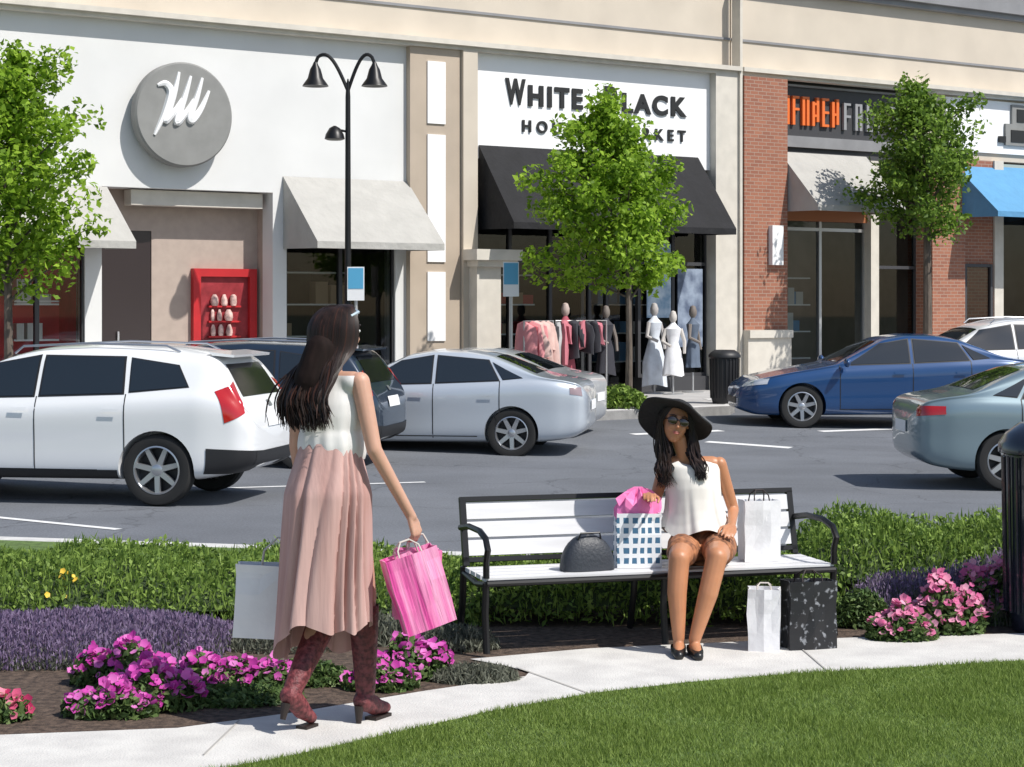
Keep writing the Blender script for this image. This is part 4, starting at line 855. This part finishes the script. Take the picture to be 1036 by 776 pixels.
for i in range(44):
    t=i/43; z=1.13-(1.13-.34)*t; ring=[]
    rx=.125+.050*min(1,t*4)+.014*t; ry=.098+.052*min(1,t*4)+.035*t
    cy=-.008-.02*t; am=min(1,.2+t*1.6)
    for j in range(n):
        a=2*PI*j/n; wa=a+.30*math.sin(a*2+.8)+.16*math.sin(a*5+2)+.08*math.sin(t*4+a*2)
        f1=abs(math.sin(wa*7+.8*math.sin(t*2.5)))**.8; f2=math.sin(wa*18+t*2.5)
        pl=(f1*1.7-1.0+.22*f2+.6*math.sin(wa*4+1+t*.8))*.0150*am
        sw=.018*t*math.sin(a*3+1.3)
        hem=(.085*math.cos(a+.5)+.03*math.sin(a*3))*t**3+.012*t*math.sin(wa*7)
        ring.append((math.cos(a)*(rx+pl+sw)-.015*t,cy+math.sin(a)*(ry+pl+sw),z+hem))
    rr.append(ring)
b.rings(rr,cap=False); b.build('skirt',skirtm,P1,True)
bootm=M('boot_burgundy',(.08,.014,.018),.55,col2=(.24,.055,.06),scale=55,det=3,bump=.4,bscale=60); bootd=M('boot_sole',(.02,.012,.01),.5); bootsh=M('boot_burgundy_shaded',(.06,.012,.015),.55,col2=(.19,.045,.05),scale=55,det=3,bump=.4,bscale=60)  # one burgundy leather; the right boot's shade is painted in as a darker copy
blob('boot',[('c',V(KR)-V((0,.004,.04)),.062,(.082,.115,.36),.058),('c',(.082,.115,.36),.058,(.085,.12,.13),.041),('c',(.085,.105,.085),.043,(.09,.17,.058),.037),('c',(.09,.17,.052),.036,(.097,.245,.034),.024)],.006,bootsh,P1,cut=(((0,0,.47),(0,0,1)),))
blob('boot',[('c',V(KL)-V((0,.004,.02)),.062,(-.058,-.01,.36),.058),('c',(-.058,-.01,.36),.058,(-.055,-.17,.18),.041),('c',(-.055,-.195,.145),.043,(-.052,-.13,.082),.037),('c',(-.052,-.13,.078),.036,(-.05,-.065,.034),.024)],.006,bootm,P1,cut=(((0,0,.47),(0,0,1)),))
b=MB(); b.tube([(.085,.075,.07),(.085,.072,.0)],[.02,.011],10); b.build('boot_heel',bootd,P1); b=MB(); b.box(.068,.122,.14,.255,.0,.013); b.build('boot_sole',bootd,P1)
b=MB(); b.tube([(-.055,-.225,.12),(-.055,-.245,.06)],[.02,.011],10); b.build('boot_heel',bootd,P1); b=MB(); b.box(-.077,-.025,-.13,-.05,.0,.012); b.build('boot_sole',bootd,P1)
mm=hr.to_matrix(); hc=V(HC)
HP=lambda x,y,z:hc+mm@V((x,y,z))
blob('hair',[('e',HP(0,-.018,.033),(.081,.091,.084),hr),('e',HP(0,-.05,-.02),(.080,.066,.10),hr),('e',HP(.035,-.01,-.02),(.048,.062,.08),hr),('c',(0,-.06,1.50),.070,(-.02,-.09,1.38),.080),('c',(-.02,-.09,1.38),.078,(-.04,-.10,1.29),.066)],.007,hairb,P1,smooth=4)
rd_=random.Random(4)
def w1hair(n_,sd_):
    g=[]; r_=random.Random(sd_)
    for i in range(n_):
        a=r_.uniform(-PI*1.12,PI*.2); x0=math.cos(a); y0=math.sin(a); k=r_.uniform(.98,1.08)
        root=HP(x0*.015,.045+y0*.015,.119); cr=HP(x0*.058*k,.0+y0*.064*k,.098)
        side=HP(x0*.090*k,-.018+y0*.098*k,.03); low=HP(x0*.090*k,-.03+y0*.090*k,-.07)
        ex=-.030+r_.gauss(0,.030)+x0*.065; ey=-.135+r_.gauss(0,.014)-.02*abs(y0); ez=r_.uniform(1.195,1.27)-.02*abs(y0)
        m1=V((low.x*.6+ex*.4+r_.gauss(0,.006),min(low.y,-.03)*.45+(-.155)*.55+r_.gauss(0,.006),1.40+r_.uniform(-.01,.01)))
        m2=V(((m1.x+ex)/2-.012,-.170+r_.gauss(0,.008)+.03*abs(x0),1.31))
        g.append([root,cr,side,low,m1,m2,(ex+.012,ey,ez)])
    return g
strands('hair_strands',w1hair(820,4),hairm,P1,.0036); strands('hair_highlights',w1hair(130,9),hairr,P1,.0032)
b=MB(); b.tube([HP(-.08,.0,.07),HP(-.06,.05,.09),HP(0,.075,.1),HP(.06,.05,.09),HP(.08,.0,.07)],.007,6); b.build('sunglasses',M('glasses_pale',(.5,.6,.65),.1,coat=1),P1,True)
def p1w(v): return V((P1.location.x+math.cos(-h1)*v[0]-math.sin(-h1)*v[1],P1.location.y+math.sin(-h1)*v[0]+math.cos(-h1)*v[1],P1.location.z+v[2]))
rg=p1w(RH+(rd+V((0,0,-.6))).normalized()*.085+V((-.018,0,0))); lg=p1w(LH+(ld+V((-.1,-.1,-.5))).normalized()*.09+V((.015,0,0)))
bag('shopping_bag',rg+V((.065,-.03,-.355)),R(18),.22,.09,.31,pinkb,'pink shopping bag in the walking person\'s right hand, nearer one',tilt=-R(17),handle=cord,hang=.05,taper=.06)
bag('shopping_bag',rg+V((.00,.08,-.34)),R(10),.19,.08,.28,pinkb2,'paler pink shopping bag behind the other pink bag in hand',tilt=R(2),handle=cord,hang=.06,taper=.06)
bag('shopping_bag',lg+V((-.135,.0,-.40)),R(4),.36,.10,.30,whiteb,'large white shopping bag in the walking person\'s left hand',tilt=R(3),handle=cord,hang=.11)
# --- seated person
PS=W(712,9.47,.0); P2=empty('person',PS,PI,'person seated on bench in black sun hat, sunglasses and cream sleeveless blouse','person')
tor2=[('e',(.01,0,.47),(.145,.112,.095)),('e',(.02,0,.60),(.110,.082,.12)),('e',(.05,0,.75),(.122,.088,.13)),('c',(-.045,-.01,.885),.040,(.155,-.01,.885),.040),('e',(.055,-.01,.85),(.110,.068,.06))]
HC2=(.148,.02,1.090); hr2=Euler((R(4),R(-12),R(6))); hp2,Pf=headprims(HC2,hr2,.96)
RE=V((.255,-.03,.66)); RW=V((.285,.10,.735)); LE=V((-.155,-.05,.65)); LW=V((-.125,.13,.585))
a2=[('c',(.19,-.01,.885),.037,RE,.029),('c',RE,.029,RW,.020),('c',(-.08,-.01,.885),.037,LE,.029),('c',LE,.029,LW,.020)]
a2+=hand(RW,(.02,.6,.1),(-1,.1,0),(0,0,-1),.55)+hand(LW,(.25,1,-.15),(1,0,.3),(0,-.1,-1),.35)
l2=[('c',(.095,.02,.47),.080,(.16,.40,.462),.052),('c',(.16,.40,.46),.052,(.172,.42,.30),.048),('c',(.172,.42,.30),.048,(.165,.44,.085),.030),('c',(-.075,.02,.47),.080,(-.02,.42,.472),.052),('c',(-.02,.42,.47),.052,(.025,.45,.30),.048),('c',(.025,.45,.30),.048,(.09,.46,.085),.030),
    ('c',(.165,.44,.05),.03,(.175,.54,.028),.022),('c',(.09,.46,.05),.03,(.085,.565,.028),.022)]
blob('body',tor2+[('c',(.075,-.01,.88),.045,(.125,.005,1.01),.040)]+hp2+a2+l2,.0055,skin2,P2)
face(P2,Pf,hr2)
blouse=M('blouse_cream',(.78,.75,.70),.8,var=.05,scale=10,bump=.15,bscale=12,stretch=(1,1,.3))
prof=[(.915,.075,.050,.062),(.906,.100,.060,.060),(.890,.128,.072,.058),(.86,.137,.088,.056),(.82,.137,.104,.055),(.77,.139,.114,.052),(.71,.141,.116,.048),(.65,.148,.122,.042),(.60,.162,.132,.036),(.57,.176,.144,.030),(.55,.186,.150,.028)]
zs_=[p[0] for p in prof][::-1]; b=MB(); n=220; rr=[]
for i in range(44):
    t=i/43; z=.915-(.915-.55)*t; rx,ry,cx=[np.interp(z,zs_,[p[k] for p in prof][::-1]) for k in (1,2,3)]; am=max(0,t-.22)/.78; ring=[]
    for j in range(n):
        a=2*PI*j/n; wa=a+.25*math.sin(a*2+1)+.15*math.sin(a*5); f=(math.sin(wa*9+.4*t)*.7+math.sin(wa*5+1.3)*.9+.2*math.sin(wa*19))*.0095*am**1.3
        ring.append((cx+math.cos(a)*(rx+f),.004+math.sin(a)*(ry+f),z+.020*am*math.sin(a*4+1)+(.030*max(0,math.sin(a))*-1*(1-t*9) if t<.11 else 0)))
    rr.append(ring)
b.rings(rr,cap=False); b.build('blouse',blouse,P2,True)
blob('shorts',[tor2[0],('c',(.095,.02,.47),.084,(.132,.23,.466),.068),('c',(-.075,.02,.47),.084,(-.046,.23,.470),.068)],.007,M('shorts_brown',(.10,.04,.02),.8,col2=(.48,.20,.09),scale=26),P2,infl=.008)
for a_,t_ in (((.165,.41,.035),(.175,.56,.022)),((.09,.43,.035),(.085,.585,.022))):
    blob('shoe',[('c',a_,.036,(V(a_)+V(t_))/2,.033),('c',(V(a_)+V(t_))/2,.032,t_,.022)],.006,M('shoe_black',(.012,.012,.012),.35),P2,infl=.003,cut=(((0,0,.048),(0,-.0,1)),((0,0,.001),(0,0,-1))))
hatm=M('hat_black',(.012,.012,.013),.75,bump=.2,bscale=80)
hc2=V(HC2); HR=Euler((R(36),R(-20),0)); hm=HR.to_matrix(); b=MB(); prof=[(.004,.112),(.05,.108),(.080,.085),(.092,.045),(.095,.028),(.14,.022),(.18,.010),(.190,.0),(.188,-.005),(.14,.014),(.092,.018),(.086,.04)]; n=64; rr=[]
for r_,z in prof: rr.append([hc2+hm@V((math.cos(2*PI*j/n)*r_,math.sin(2*PI*j/n)*r_-.012,z+.02+((.020*math.sin(2*2*PI*j/n+.6)+.008*math.sin(5*2*PI*j/n))*(r_/.19)**2 if r_>.1 else 0))) for j in range(n)])
b.rings(rr,cap=True); b.build('sun_hat',hatm,P2,True)
b=MB(); m2=hr2.to_matrix()
for s in (-1,1): ell_geo(b,Pf(s*.030,.086,.012),(.027,.008,.022),hr2)
b.tube([Pf(-.01,.094,.018),Pf(.01,.094,.018)],.003,6)
for s in (-1,1): b.tube([Pf(s*.054,.082,.018),Pf(s*.074,.0,.012)],.003,6)
b.build('sunglasses',M('lens_dark',(.03,.015,.012),.12,coat=1),P2,True)
HQ=lambda x,y,z:hc2+m2@V((x,y,z))
blob('hair',[('e',HQ(0,-.03,.02),(.080,.078,.083),hr2),('c',HQ(.066,-.02,-.01),.028,(.20,.035,.94),.036),('c',(.20,.035,.94),.036,(.205,.065,.83),.030),('c',HQ(-.066,-.02,-.01),.026,(.055,.03,.95),.028),('c',(.055,.03,.95),.028,(.03,.08,.88),.018),('c',(.11,-.06,1.02),.07,(.08,-.08,.88),.07)],.007,hairb,P2,smooth=4)
g=[]
for i in range(420):
    s=1 if i%2 else -1; root=HQ(s*.012,.035,.098); sd=HQ(s*(.074+rd_.uniform(-.004,.014)),rd_.uniform(-.04,.04),rd_.uniform(-.01,.03))
    if s>0: m_=V((.207+rd_.gauss(0,.018),.035+rd_.gauss(0,.018),.95)); m2_=V((.212+rd_.gauss(0,.018),.07+rd_.gauss(0,.012),.87)); e_=V((.202+rd_.gauss(0,.018),.085+rd_.gauss(0,.010),rd_.uniform(.77,.83)))
    else: m_=V((.058+rd_.gauss(0,.014),.04+rd_.gauss(0,.012),.95)); m2_=V((.036+rd_.gauss(0,.012),.09+rd_.gauss(0,.010),.89)); e_=V((.020+rd_.gauss(0,.016),.118+rd_.gauss(0,.006),rd_.uniform(.81,.86)))
    g.append([root,sd,m_,m2_,e_])
strands('hair_strands',g,hairm,P2,.0034)
